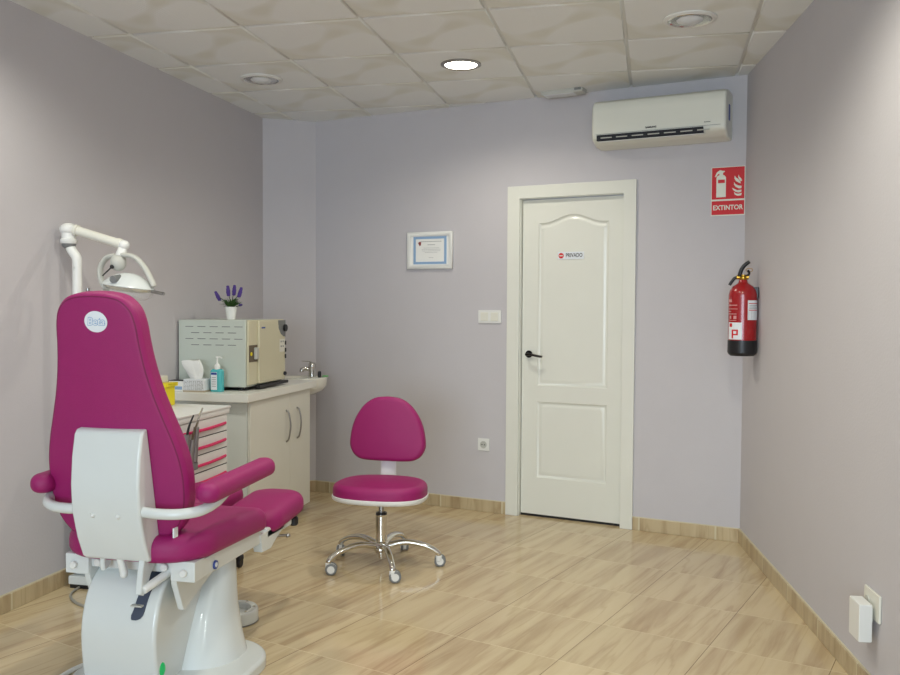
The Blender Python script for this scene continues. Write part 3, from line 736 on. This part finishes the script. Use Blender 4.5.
for j in range(9):
    q_ = j/8; rg = []
    for i in range(24):
        a = 2*PI*i/24; r_ = .020+.030*math.sin(q_*2.0)+.007*math.sin(3*a+q_*3)+.004*math.sin(7*a)
        rg.append((math.cos(a)*r_*1.15-.034*q_-.01, math.sin(a)*r_*.35, .069+.105*q_+(.014*math.cos(a+.6) + .008*math.sin(2*a))*q_))
    rings.append(rg)
vs = add_rings(bm, rings); obj('tissue', bm, 'paper', t)
t = thing('small_carton', 'small white carton with blue print left of the tissue box', 'carton', (-2.700, 4.675, WT))
bm = nb(); add_box(bm, (-.05, -.03, 0), (.042, .03, .062), .002, 1); b = obj('carton_body', bm, 'paper', t)
bm = nb(); add_box(bm, (-.045, -.0307, .012), (.034, -.0300, .030)); obj('blue_print', bm, 'lblue', b)
bm = nb(); add_box(bm, (-.05, -.03, .062), (.042, .03, .065)); obj('carton_lid', bm, 'ink', b)

# ------------------------------------------------------------------ drawer cart
KX, KY0, KY1, KT = -2.12, 3.66, 4.135, .862
kt = thing('drawer_cart', 'white rolling drawer cart with curved pink handles in front of the cabinet', 'drawer cart', (KX, KY0, 0))
KD, KW = -.43, KY1-KY0
bm = nb(); add_box(bm, (KD, 0, .11), (-.008, KW, KT-.045), .006); obj('cart_body', bm, 'white_plastic', kt)
bm = nb(); add_box(bm, (KD-.01, -.012, KT-.045), (.012, KW+.010, KT-.012), .010)
add_box(bm, (KD-.012, -.014, KT-.014), (.016, KW+.012, KT-.004), .003)
obj('cart_top', bm, 'white_plastic', kt)
pitch_ = .0835; z = KT-.046
k = 0
while z-pitch_ > .10:
    bm = nb(); add_box(bm, (-.0075, .012, z-pitch_+.0035), (.006, KW-.012, z), .004); dw = obj('drawer', bm, 'white_plastic', kt)
    bm = nb(); zc = z-.044
    P = [(.006, .030, zc-.002), (.014, .10, zc-.001), (.021, KW/2, zc), (.014, KW-.10, zc+.001), (.006, KW-.030, zc+.002)]
    add_tube(bm, P, .0075, seg=10, sx=.8); obj('handle', bm, 'pink', dw)
    bm = nb(); add_box(bm, (-.007, .014, z-pitch_), (.0045, KW-.014, z-pitch_+.0034)); obj('shadow_gap', bm, 'dark', dw)
    z -= pitch_; k += 1
bm = nb(); add_box(bm, (KD, -.01, .092), (.035, KW+.12, .112), .006); obj('cart_base', bm, 'white_plastic', kt)
for x_, y_ in ((.010, .02), (.018, KW+.095), (KD+.05, .05), (KD+.05, KW+.045)):
    bm = nb(); add_cyl(bm, (x_-.012, y_, .026), (x_+.012, y_, .026), .026, seg=18, bev=.004); add_cyl(bm, (x_, y_, .03), (x_, y_, .094), .010); add_box(bm, (x_-.018, y_-.02, .035), (x_+.018, y_+.022, .066), .008); obj('caster', bm, 'black', kt)
# instrument holder on the near front corner
bm = nb(); add_box(bm, (.012, -.05, .60), (.045, .10, .64), .006); add_box(bm, (-.06, -.05, .605), (.02, -.012, .635), .004); ih = obj('instrument_holder', bm, 'grey', kt)
for i, (yy, ln) in enumerate(((-.01, .135), (.035, .105), (.075, .16))):
    t = thing('dental_handpiece', ['steel dental handpiece nearest the chair in the cart holder', 'short dark-tipped handpiece standing between two others in the cart holder', 'tall steel handpiece with curved tip in the cart holder'][i], 'dental handpiece', (KX+.034, KY0+yy, .641), 0, 'handpieces in the cart holder')
    bm = nb(); add_tube(bm, [(0, 0, -.0), (.003, .006, .05), (.006, .016, ln)], lambda q: .018-.005*q); hb = obj('handpiece_body', bm, 'steel', t)
    bm = nb(); add_tube(bm, [(.006, .016, ln-.004), (.010, .03, ln+.04), (.016, .058, ln+.085)], lambda q: .0065-.003*q, seg=8); obj('tip', bm, ['black', 'brown', 'chrome'][i], t)
    bm = nb(); add_cyl(bm, (.0055, .014, ln-.03), (.006, .016, ln-.012), .0115); obj('collar', bm, ['steel', 'lgrey', 'lblue'][i], hb)
# sharps container on the cart
t = thing('sharps_container', 'yellow sharps container with white lid on top of the drawer cart', 'sharps container', (-2.455, 4.05, KT-.004))
bm = nb(); add_pad(bm, rrect(-.066, -.05, .066, .05, .012), 0, .10, .001, r2=.004); add_pad(bm, rrect(-.078, -.062, .078, .062, .014), .098, .115, .004); bd = obj('container_body', bm, 'yellow', t)
bm = nb(); add_pad(bm, rrect(-.066, -.054, .030, .05, .02), .115, .152, .006); obj('lid', bm, 'cream', t)
bm = nb(); add_box(bm, (-.055, -.0515, .012), (.030, -.0505, .09)); obj('warning_label', bm, 'label', bd)
bm = nb()
for i in range(6): add_box(bm, (.040, -.0515, .018+i*.013), (.060, -.0505, .024+i*.013))
obj('lettering', bm, mat('olive_print', srgb(130, 120, 20), .6), bd, auto=False)
bm = nb(); add_prism(bm, [(.03, -.05), (.080, -.045), (.088, .0), (.080, .05), (.03, .05)], .114, .118); obj('open_flap', bm, 'yellow', t)

# ------------------------------------------------------------------ swivel stool
ST = (-1.392, 4.44)
st = thing('swivel_stool', 'magenta padded swivel stool with chrome five-star base on the tiled floor', 'stool', (ST[0], ST[1], 0), 0)
out = [(.245*math.copysign(abs(math.cos(a))**.80, math.cos(a)), .205*math.copysign(abs(math.sin(a))**.80, math.sin(a))-.0) for a in [2*PI*k/48 for k in range(48)]]
out = [(x*(1+.06*(-y/.2)), y) for x, y in out]
bm = nb(); add_pad(bm, out, .379, .449, .034, dome=.006, r2=.008); obj('seat', bm, 'magenta', st)
bm = nb(); add_pad(bm, [(x*1.02, y*1.02) for x, y in out], .358, .386, .004, r2=.018); obj('seat_shell', bm, 'white_plastic', st)
# back
def bo(z):
    pass
bp_ = []
prof = [(.0, 0), (.09, -.000), (.150, .006), (.190, .030), (.214, .075), (.213, .130), (.199, .195), (.172, .255), (.128, .310), (.070, .345), (0, .354)]
half = [(p.x, p.y) for p in smooth_path([(a, b, 0) for a, b in prof], 4)]
bp_ = half + [(-x, y) for x, y in half[-2:0:-1]]
wb = lambda c: Vector((c.x, c.y, c.z - .30*c.x*c.x*1.0))
mtx = Matrix.Translation((-.034, .205, .520)) @ Matrix.Rotation(math.radians(-3), 4, 'X') @ XZ
bm = nb(); add_pad(bm, bp_, -.015, .030, .022, dome=.006, r2=.010, mtx=mtx, warp=wb); obj('backrest', bm, 'magenta', st)
bm = nb(); add_pad(bm, [(x*.95, .012+y*.95) for x, y in bp_], -.028, -.012, .004, r2=.008, mtx=mtx, warp=wb); obj('backrest_shell', bm, 'white_plastic', st)
bm = nb(); add_tube(bm, [(-.010, .02, .361), (-.018, .17, .361), (-.030, .224, .380), (-.034, .236, .45), (-.034, .238, .58)], .043, sx=1.0, sy=.25, seg=14); obj('back_bracket', bm, 'white_plastic', st)
bm = nb(); add_box(bm, (-.07, -.07, .350), (.07, .07, .365), .004); add_cyl(bm, (0, 0, .26), (0, 0, .352), .0135); obj('gas_spring', bm, 'steel', st)
bm = nb(); add_cyl(bm, (0, 0, .07), (0, 0, .265), .0300, seg=20); add_lathe(bm, [(.0300, .265), (.031, .267), (.031, .273), (.015, .276)], 20); obj('column', bm, 'chrome', st)
bm = nb(); add_cyl(bm, (0, 0, .270), (0, 0, .284), .0290, seg=20); obj('column_collar', bm, 'black', st)
bm = nb(); add_tube(bm, [(-.03, -.02, .354), (-.12, -.035, .346), (-.20, -.055, .338)], lambda q: .005+.006*q, seg=8, sy=.5); obj('height_lever', bm, 'black', st)
bm = nb(); add_lathe(bm, [(.032, .076), (.045, .088), (.045, .116), (.035, .130), (.023, .136)], 24); add_cyl(bm, (0, 0, .040), (0, 0, .08), .015); obj('hub', bm, 'chrome', st)
for k in range(5):
    a = math.radians(298+72*k); c, s = math.cos(a), math.sin(a); RR = .305
    if k == 4: pass
    bm = nb(); add_tube(bm, [(c*.030, s*.030, .108), (c*.13, s*.13, .128), (c*.23, s*.23, .112), (c*(RR-.008), s*(RR-.008), .078), (c*RR, s*RR, .052)], lambda q: .020-.006*q, sx=1, sy=.85); lg = obj('base_leg', bm, 'chrome', st)
    b2 = a + [1.9, 1.2, .5, 2.3, 2.6][k]
    wx, wy = c*RR + math.cos(b2)*.014, s*RR + math.sin(b2)*.014
    ax = Vector((-math.sin(b2), math.cos(b2), 0))
    if k in (0,): ax = Vector((.35, -1, 0)).normalized()
    if k in (4, 1): ax = Vector((.25, -1, 0)).normalized()
    bm = nb()
    p = Vector((wx, wy, .0305))
    for s2 in (-1, 1): add_cyl(bm, p+ax*s2*.008, p+ax*s2*.021, .0302, seg=24, bev=.004)
    cs = obj('caster', bm, 'grey', st)
    bm = nb()
    for s2 in (-1, 1): add_cyl(bm, p+ax*s2*.0195, p+ax*s2*.0235, .019, seg=20)
    add_cyl(bm, p-ax*.008, p+ax*.008, .026, seg=20); add_cyl(bm, (c*RR, s*RR, .030), (c*RR, s*RR, .062), .017, seg=14, bev=.004)
    obj('caster_cover', bm, 'white_plastic', cs)

# ------------------------------------------------------------------ operating lamp
LX, LY = -2.683, 3.72
lp = thing('operating_lamp', 'white dental operating lamp on a jointed arm, standing by the left wall', 'lamp', (LX, LY, 0))
bm = nb(); add_box(bm, (-.055, .0, .0), (.095, .26, .018), 0); obj('base_foot', bm, 'black', lp)
bm = nb(); add_box(bm, (-.062, -.005, .018), (.105, .27, .06), .006); add_pad(bm, rrect(-.05, .01, .09, .24, .02), .06, .17, .02); obj('base_box', bm, 'white_shell', lp)
bm = nb(); add_tube(bm, [(0, .04, .15), (0, .03, .5), (0, 0, .9), (0, 0, 1.50), (0, 0, 1.545)], .0225, seg=18, smooth=False); add_tube(bm, [(0, 0, 1.54), (0, 0, 1.580), (-.008, 0, 1.60), (-.028, 0, 1.625), (-.042, 0, 1.655)], .0225, seg=18); obj('pole', bm, 'white_plastic', lp)
jx, jz = -.044, 1.695
bm = nb(); add_lathe(bm, [(.001, -.062), (.018, -.060), (.030, -.050), (.034, -.036)], 24, Matrix.Translation((jx, 0, jz))); obj('joint_cap', bm, 'grey', lp)
bm = nb(); add_lathe(bm, [(.034, -.037), (.040, -.028), (.040, -.018), (.033, -.012), (.033, .014), (.040, .020), (.042, .034), (.038, .046)], 24, Matrix.Translation((jx, 0, jz))); add_sphere(bm, (jx, 0, jz+.040), .036, sz=.6); obj('joint', bm, 'white_plastic', lp)
bm = nb()
pa, pb = Vector((jx+.03, 0, jz+.030)), Vector((.240, .0, 1.652))
add_tube(bm, [pa, pa.lerp(pb, .1), pa.lerp(pb, .9), pb], lambda q: .022-.001*q, seg=20, smooth=False)
add_cyl(bm, pa.lerp(pb, .02), pa.lerp(pb, .08), .0265, seg=20); add_cyl(bm, pa.lerp(pb, .9), pa.lerp(pb, 1.0), .025, seg=20, bev=.004); obj('upper_arm', bm, 'cream', lp)
bm = nb(); add_sphere(bm, (.250, 0, 1.648), .027, sz=.9); add_cyl(bm, (.246, 0, 1.642), (.240, -.01, 1.595), .020, .026, seg=18); obj('elbow', bm, 'white_plastic', lp)
hc = Vector((.20, -.02, 1.43))
bm = nb(); add_sphere(bm, (.230, -.015, 1.566), .038, sz=1.05); obj('swivel_head', bm, 'lgrey', lp)
bm = nb(); add_cyl(bm, (.220, -.05, 1.545), (.190, -.08, 1.502), .0035, seg=8); add_sphere(bm, (.220, -.05, 1.545), .010, seg=10); obj('toggle_rod', bm, 'black', lp)
for s, P in ((-1, [(.218, -.015, 1.600), (.165, -.01, 1.588), (.128, -.005, 1.540), (.132, 0, 1.48), (.165, -.01, 1.44)]), (1, [(.250, -.015, 1.603), (.315, -.02, 1.592), (.365, -.02, 1.550), (.410, -.02, 1.475), (.418, -.02, 1.455)])):
    bm = nb(); add_tube(bm, P, .017, seg=12, sx=1.0, sy=.7); obj('yoke_arm', bm, 'lgrey', lp)
bm = nb()
hm = Matrix.Translation((.285, -.02, 1.455)) @ Matrix.Rotation(math.radians(7), 4, 'Y') @ Matrix.Scale(.86, 4)
add_lathe(bm, [(.001, .072), (.03, .071), (.07, .060), (.11, .038), (.140, .012), (.150, .0), (.146, -.004)], 36, hm); hd = obj('lamp_head', bm, 'white_shell', lp)
for v in hd.data.vertices: v.co.y = -.02+(v.co.y+.02)*.72
bm = nb(); add_lathe(bm, [(.146, -.002), (.130, -.018), (.09, -.028), (.001, -.032)], 36, hm @ Matrix.Diagonal((1, .72, 1, 1))); obj('lamp_reflector', bm, 'reflect', hd)
bm = nb(); add_lathe(bm, [(.152, -.002), (.152, -.006), (.135, -.045), (.10, -.066), (.001, -.072)], 36, hm @ Matrix.Diagonal((1, .72, 1, 1))); obj('clear_shield', bm, 'glass', hd)
bm = nb(); add_cyl(bm, (.268, -.116, 1.484), (.268, -.060, 1.492), .017, seg=20); obj('vent_grille', bm, 'grey', hd)
bm = nb(); add_tube(bm, [(.41, -.02, 1.430), (.44, -.03, 1.426), (.475, -.03, 1.420)], .011, sy=.7); obj('handle', bm, 'steel', hd)
bm = nb(); add_tube(bm, [(.165, -.03, 1.425), (.12, -.05, 1.420), (.095, -.05, 1.428), (.092, -.05, 1.445)], .009); obj('handle', bm, 'steel', hd)

# ------------------------------------------------------------------ treatment chair
CX, CY = -1.785, 2.70
ch = thing('treatment_chair', 'magenta reclining treatment chair with white pedestal seen from behind', 'treatment chair', (CX, CY, 0))
# base plate
bm = nb(); add_pad(bm, rrect(-.25, -.02, .372, .52, [.20, .20, .16, .12], 10), 0, .045, .016, r2=.003); obj('base_plate', bm, 'white_shell', ch)
# pedestal body : side profile (y,z) extruded in x
def side_prism(prof, x0, x1, bev=.012, n=3):
    """prof: CCW (y,z) outline; extruded along x with rounded side edges"""
    rings = []
    for k in range(n+1):
        a = PI/2*k/n; o = offs(prof, bev*(1-math.sin(a))); rings.append([(x0+bev*(1-math.cos(a)), p[0], p[1]) for p in o])
    for k in range(n+1):
        a = PI/2*k/n; o = offs(prof, bev*(1-math.cos(a))); rings.append([(x1-bev*(1-math.sin(a)), p[0], p[1]) for p in o])
    return rings
pr = [(p.x, p.y) for p in smooth_path([(.03, .0, 0), (.008, .10, 0), (.0, .22, 0), (.018, .31, 0), (.06, .385, 0), (.13, .435, 0), (.22, .455, 0)], 5)]
pr = pr + [(.36, .46), (.38, .30), (.36, .04)]
pr = pr[::-1]
bm = nb(); add_rings(bm, side_prism(pr, -.166, .128, .014)); pb_ = obj('pedestal', bm, 'white_shell', ch)
# dark slot on the rear of the pedestal following its curve
bm = nb(); rings = []
SL = [(.0040, .281), (.0065, .286), (.0105, .296), (.017, .310), (.034, .345), (.058, .383), (.092, .415), (.13, .4365)]
for i, (yy, zz) in enumerate(SL):
    wdt = (.008, .016, .021, .021, .021, .021, .021, .021)[i]
    xc = .046 + i*.004
    rings.append([(xc-wdt, yy-.004, zz), (xc+wdt, yy-.004, zz), (xc+wdt, yy+.012, zz-.004), (xc-wdt, yy+.012, zz-.004)])
add_rings(bm, rings); slot = obj('guide_slot', bm, mat('slate_rubber', srgb(58, 66, 84), .5), pb_)
bm = nb(); add_box(bm, (.030, .006, .325), (.072, .030, .330)); obj('slot_divider', bm, 'lgrey', slot)
# green power switch on the pedestal's right side
bm = nb(); add_sphere(bm, (.128, .045, .100), .022, sx=.35, sy=.8, sz=1.1, seg=18); obj('power_switch', bm, 'gglow', pb_)
# front shroud (flared)
bm = nb(); rings = []
for z_, y0, y1, x0, x1 in ((.02, .17, .50, -.20, .285), (.05, .175, .50, -.195, .275), (.12, .21, .50, -.182, .25), (.22, .265, .50, -.170, .225), (.32, .335, .505, -.16, .207), (.40, .375, .51, -.152, .195), (.445, .395, .515, -.147, .188)):
    rings.append([(p[0], p[1], z_) for p in rrect(x0, y0, x1, y1, [(y1-y0)*.48, (y1-y0)*.4, .05, .05], 8)])
add_rings(bm, rings); obj('front_shroud', bm, 'white_shell', ch)
# seat underframe
bm = nb()
for s in (-1, 1):
    add_box(bm, (s*.235-.018, .08, .412), (s*.235+.018, .58, .478), .005)
    xs_ = sorted((s*.158, s*.182)); add_rings(bm, side_prism([(.052, .44), (.052, .40), (.095, .300), (.105, .292), (.118, .298), (.42, .408), (.42, .44)], xs_[0], xs_[1], .005, 2))
    xs_ = sorted((s*.160, s*.254)); add_box(bm, (xs_[0], .045, .412), (xs_[1], .12, .484), .005)
add_box(bm, (-.24, .065, .435), (.24, .105, .475), .004); add_box(bm, (-.22, .10, .42), (.22, .54, .468), .01)
uf = obj('seat_frame', bm, 'white_shell', ch)
for s in (-1, 1):
    bm = nb(); add_cyl(bm, (s*.130, .063, .455), (s*.130, .050, .455), .014, seg=16, bev=.003); obj('bolt', bm, 'white_plastic', uf)
    bm = nb(); add_cyl(bm, (s*.215, .046, .445), (s*.215, .030, .445), .013, seg=16, bev=.003); obj('bolt', bm, 'white_plastic', uf)
bm = nb(); add_cyl(bm, (.254, .19, .436), (.2585, .19, .436), .016, seg=20); em = obj('round_badge', bm, 'blue', uf)
bm = nb(); add_cyl(bm, (.258, .19, .436), (.2600, .19, .436), .009, seg=20); obj('badge_ring', bm, 'label', em)
# hinge links under the back cover
bm = nb()
def plate(poly, x0, x1): add_rings(bm, side_prism(poly, x0, x1, .003, 1))
plate([(.00, .54), (-.02, .47), (-.035, .385), (-.015, .375), (.005, .39), (.03, .44), (.065, .47), (.065, .54)], .075, .097)
lk = obj('hinge_plate', bm, 'white_shell', ch)
bm = nb(); plate([(.005, .54), (.0, .47), (.005, .445), (.03, .45), (.06, .48), (.06, .54)], -.085, -.067); obj('hinge_plate', bm, 'white_shell', ch)
bm = nb(); add_cyl(bm, (.095, -.020, .395), (.150, .12, .445), .015, seg=16, bev=.003); obj('actuator_rod', bm, 'white_plastic', ch)
bm = nb(); add_cyl(bm, (-.020, .0, .56), (.002, .015, .435), .014, seg=14); add_sphere(bm, (.002, .013, .435), .014, seg=12); obj('piston', bm, 'white_plastic', ch)
# seat
def seat_outline(): return rrect(-.285, -.005, .285, .61, [.17, .07, .07, .17], 9)
sw = lambda c: Vector((c.x, c.y, c.z + .0 - .35*max(0, c.y-.42)**1.6 + .06*abs(c.x)**2))
bm = nb(); add_pad(bm, seat_outline(), .478, .572, .045, dome=.004, r2=.030, warp=sw); obj('seat', bm, 'magenta', ch)
# leg rests (split)
for s in (-1, 1):
    x0, x1 = (.030, .285) if s > 0 else (-.285, -.006)
    bm = nb(); add_pad(bm, rrect(x0, .622, x1, 1.025, [.105]*4, 8), .450, .546, .044, dome=.006, r2=.034, warp=(lambda c: Vector((c.x, c.y, c.z-.10*max(0, .90-c.y)))) if s > 0 else (lambda c: Vector((c.x, c.y, c.z+.016)))); lr_ = obj('leg_rest', bm, 'magenta', ch)
    xc = (x0+x1)/2
    bm = nb(); add_box(bm, (xc-.10, .62, .415), (xc+.10, .88, .462), .010); add_rings(bm, side_prism([(.56, .45), (.58, .375), (.66, .37), (.72, .40), (.80, .43), (.80, .455)], xc+.06, xc+.10, .004, 2)); obj('leg_rest_frame', bm, 'white_shell', lr_)
    bm = nb(); add_tube(bm, [(xc+.06, .70, .42), (xc+.08, .74, .40), (xc+.11, .78, .395)], .006); add_sphere(bm, (xc+.12, .785, .393), .009, sx=1.3, seg=10); obj('release_lever', bm, 'steel', lr_)
    bm = nb(); add_cyl(bm, (xc+.085, .93, .42), (xc+.085, .93, .47), .009); add_cyl(bm, (xc+.085, .93, .400), (xc+.085, .93, .44), .020, seg=16, bev=.006); obj('foot_stop', bm, 'black', lr_)
# backrest, built upright then leaned
prof = [(0, 0), (.11, .004), (.180, .025), (.236, .075), (.264, .145), (.272, .225), (.267, .305), (.249, .385), (.222, .470), (.195, .560), (.176, .650), (.166, .725), (.160, .790), (.145, .842), (.110, .880), (.06, .896), (0, .900)]
half = [(p.x, p.y) for p in smooth_path([(a, b, 0) for a, b in prof], 4)]
bko = half + [(-x, y) for x, y in half[-2:0:-1]]
BM = Matrix.Translation((-.040, .045, .520)) @ Matrix.Rotation(math.radians(9.5), 4, 'X') @ XZ
bm = nb(); wbk = lambda c: Vector((c.x, c.y, c.z - (.07*math.sin(min(1, c.y/.9)*PI)*0) - .35*c.x*c.x))
add_pad(bm, bko, -.085, .0, .022, dome=.002, r2=.035, mtx=BM, warp=wbk); bk = obj('backrest', bm, 'magenta', ch)
bm = nb(); R2 = []
so = offs(bko, .012)
for d, zz in ((0, -.0005), (.0035, .0015), (.007, -.0005)):
    R2.append([(p[0], p[1], zz-.006+.0035) for p in offs(bko, .010+d)])
vs = add_rings(bm, R2, cap0=False, cap1=False)
for v in vs: v.co = wbk(v.co)
tf(bm, vs, BM); obj('piping', bm, 'seam', bk)
# white rear cover of the backrest
BM0 = Matrix.Translation((-.012, .045, .505)) @ Matrix.Rotation(math.radians(9.5), 4, 'X') @ XZ
bm = nb()
cv = []
# side profile in (height u, depth d behind the backrest) extruded in x
pts = [(-.005, -.02), (-.008, .050), (.005, .062), (.08, .080), (.18, .090), (.27, .080), (.36, .058), (.435, .030), (.448, .015), (.448, -.01)]
rings = []
def cvring(x, o):
    c_ = (.24, .02); q = offs(pts[::-1], o); return [(x, u, d) for u, d in q]
xh = .130
for k in range(4):
    a = PI/2*k/3; rings.append(cvring(-xh+.010*(1-math.cos(a)), -.0+.010*(1-math.sin(a))))
for k in range(4):
    a = PI/2*k/3; rings.append(cvring(xh-.010*(1-math.sin(a)), .010*(1-math.cos(a))))
vs = add_rings(bm, rings); tf(bm, vs, BM0); cvo = obj('rear_cover', bm, 'white_shell', ch)
for x_ in (-.048, .048):
    bm = nb(); vs = add_sphere(bm, (x_, .168, .088), .0085, seg=14); tf(bm, vs, BM0); obj('screw', bm, 'white_plastic', cvo)
# badge
bm = nb(); vs = add_lathe(bm, [(.001, .0), (.041, .0), (.043, .0015), (.041, .003), (.001, .0035)], 40, Matrix.Translation((.010, .803, -.0005)) @ Matrix.Diagonal((1, .84, 1, 1))); tf(bm, vs, BM)
bdg = obj('oval_badge', bm, 'label', bk)
text('lettering', 'Beta', .036, 'lblue', bdg, BM @ Matrix.Translation((.011, .803, .0034)), shear=.2, depth=.0003, bold=.0022)
text('lettering', 'Beta', .036, 'label', bdg, BM @ Matrix.Translation((.011, .803, .0040)), shear=.2, depth=.0003, bold=.0003)
# care tag on backrest edge
bm = nb(); add_box(bm, (.224, -.045, .590), (.229, -.020, .622)); obj('care_tag', bm, 'label', bk)
# arms
for s in (-1, 1):
    P = [(-.012+s*.120, -.045, .672), (s*.17, -.045, .668), (s*.24, -.030, .668), (s*.295, .010, .674), (s*.318, .075, .690), (s*.318, .15, .712)]
    bm = nb(); add_tube(bm, P, .0185, seg=16); obj('arm_tube', bm, 'white_shell', ch)
    bm = nb(); add_pad(bm, rrect(-.043, -.075, .043, .44, .042, 8), -.034, .034, .032, dome=.003, r2=.028, mtx=Matrix.Translation((s*.322, .055, .737)) @ Matrix.Rotation(math.radians(1.5), 4, 'X')); obj('armrest', bm, 'magenta', ch)

# ------------------------------------------------------------------ foot pedal + cables
fp = thing('foot_pedal', 'round white foot control lying on the floor beyond the chair base', 'foot control', (-1.765, 3.50, 0))
bm = nb(); add_lathe(bm, [(.100, .0), (.104, .004), (.104, .050), (.098, .058), (.074, .058), (.070, .052), (.068, .030), (.001, .028)], 40); obj('pedal_ring', bm, 'white_shell', fp)
bm = nb(); add_lathe(bm, [(.102, 0), (.105, .002), (.105, .006), (.102, .007)], 40); obj('rubber_edge', bm, 'grey', fp)
for a in (20, 75, 330, 140):
    bm = nb(); c, s = math.cos(math.radians(a)), math.sin(math.radians(a)); add_cyl(bm, (c*.086, s*.086, .057), (c*.086, s*.086, .063), .006, seg=12); obj('screw', bm, 'chrome', fp)
bm = nb(); add_tube(bm, [(-2.70, 3.80, .006), (-2.66, 3.62, .006), (-2.52, 3.50, .006), (-2.30, 3.46, .006), (-2.05, 3.50, .006), (-1.88, 3.52, .006)], .006, seg=8); tag(obj('floor_cable', bm, 'cable'), 'thin grey cable on the floor running from the lamp box under the chair', 'cable')
bm = nb(); add_tube(bm, [(-2.11, 2.45, .010), (-2.098, 2.75, .010), (-2.092, 2.87, .010), (-2.06, 2.93, .010), (-1.96, 2.95, .012)], .009, seg=8); tag(obj('floor_cable', bm, 'white_plastic'), 'white cable on the floor at the left rear of the chair pedestal', 'cable')
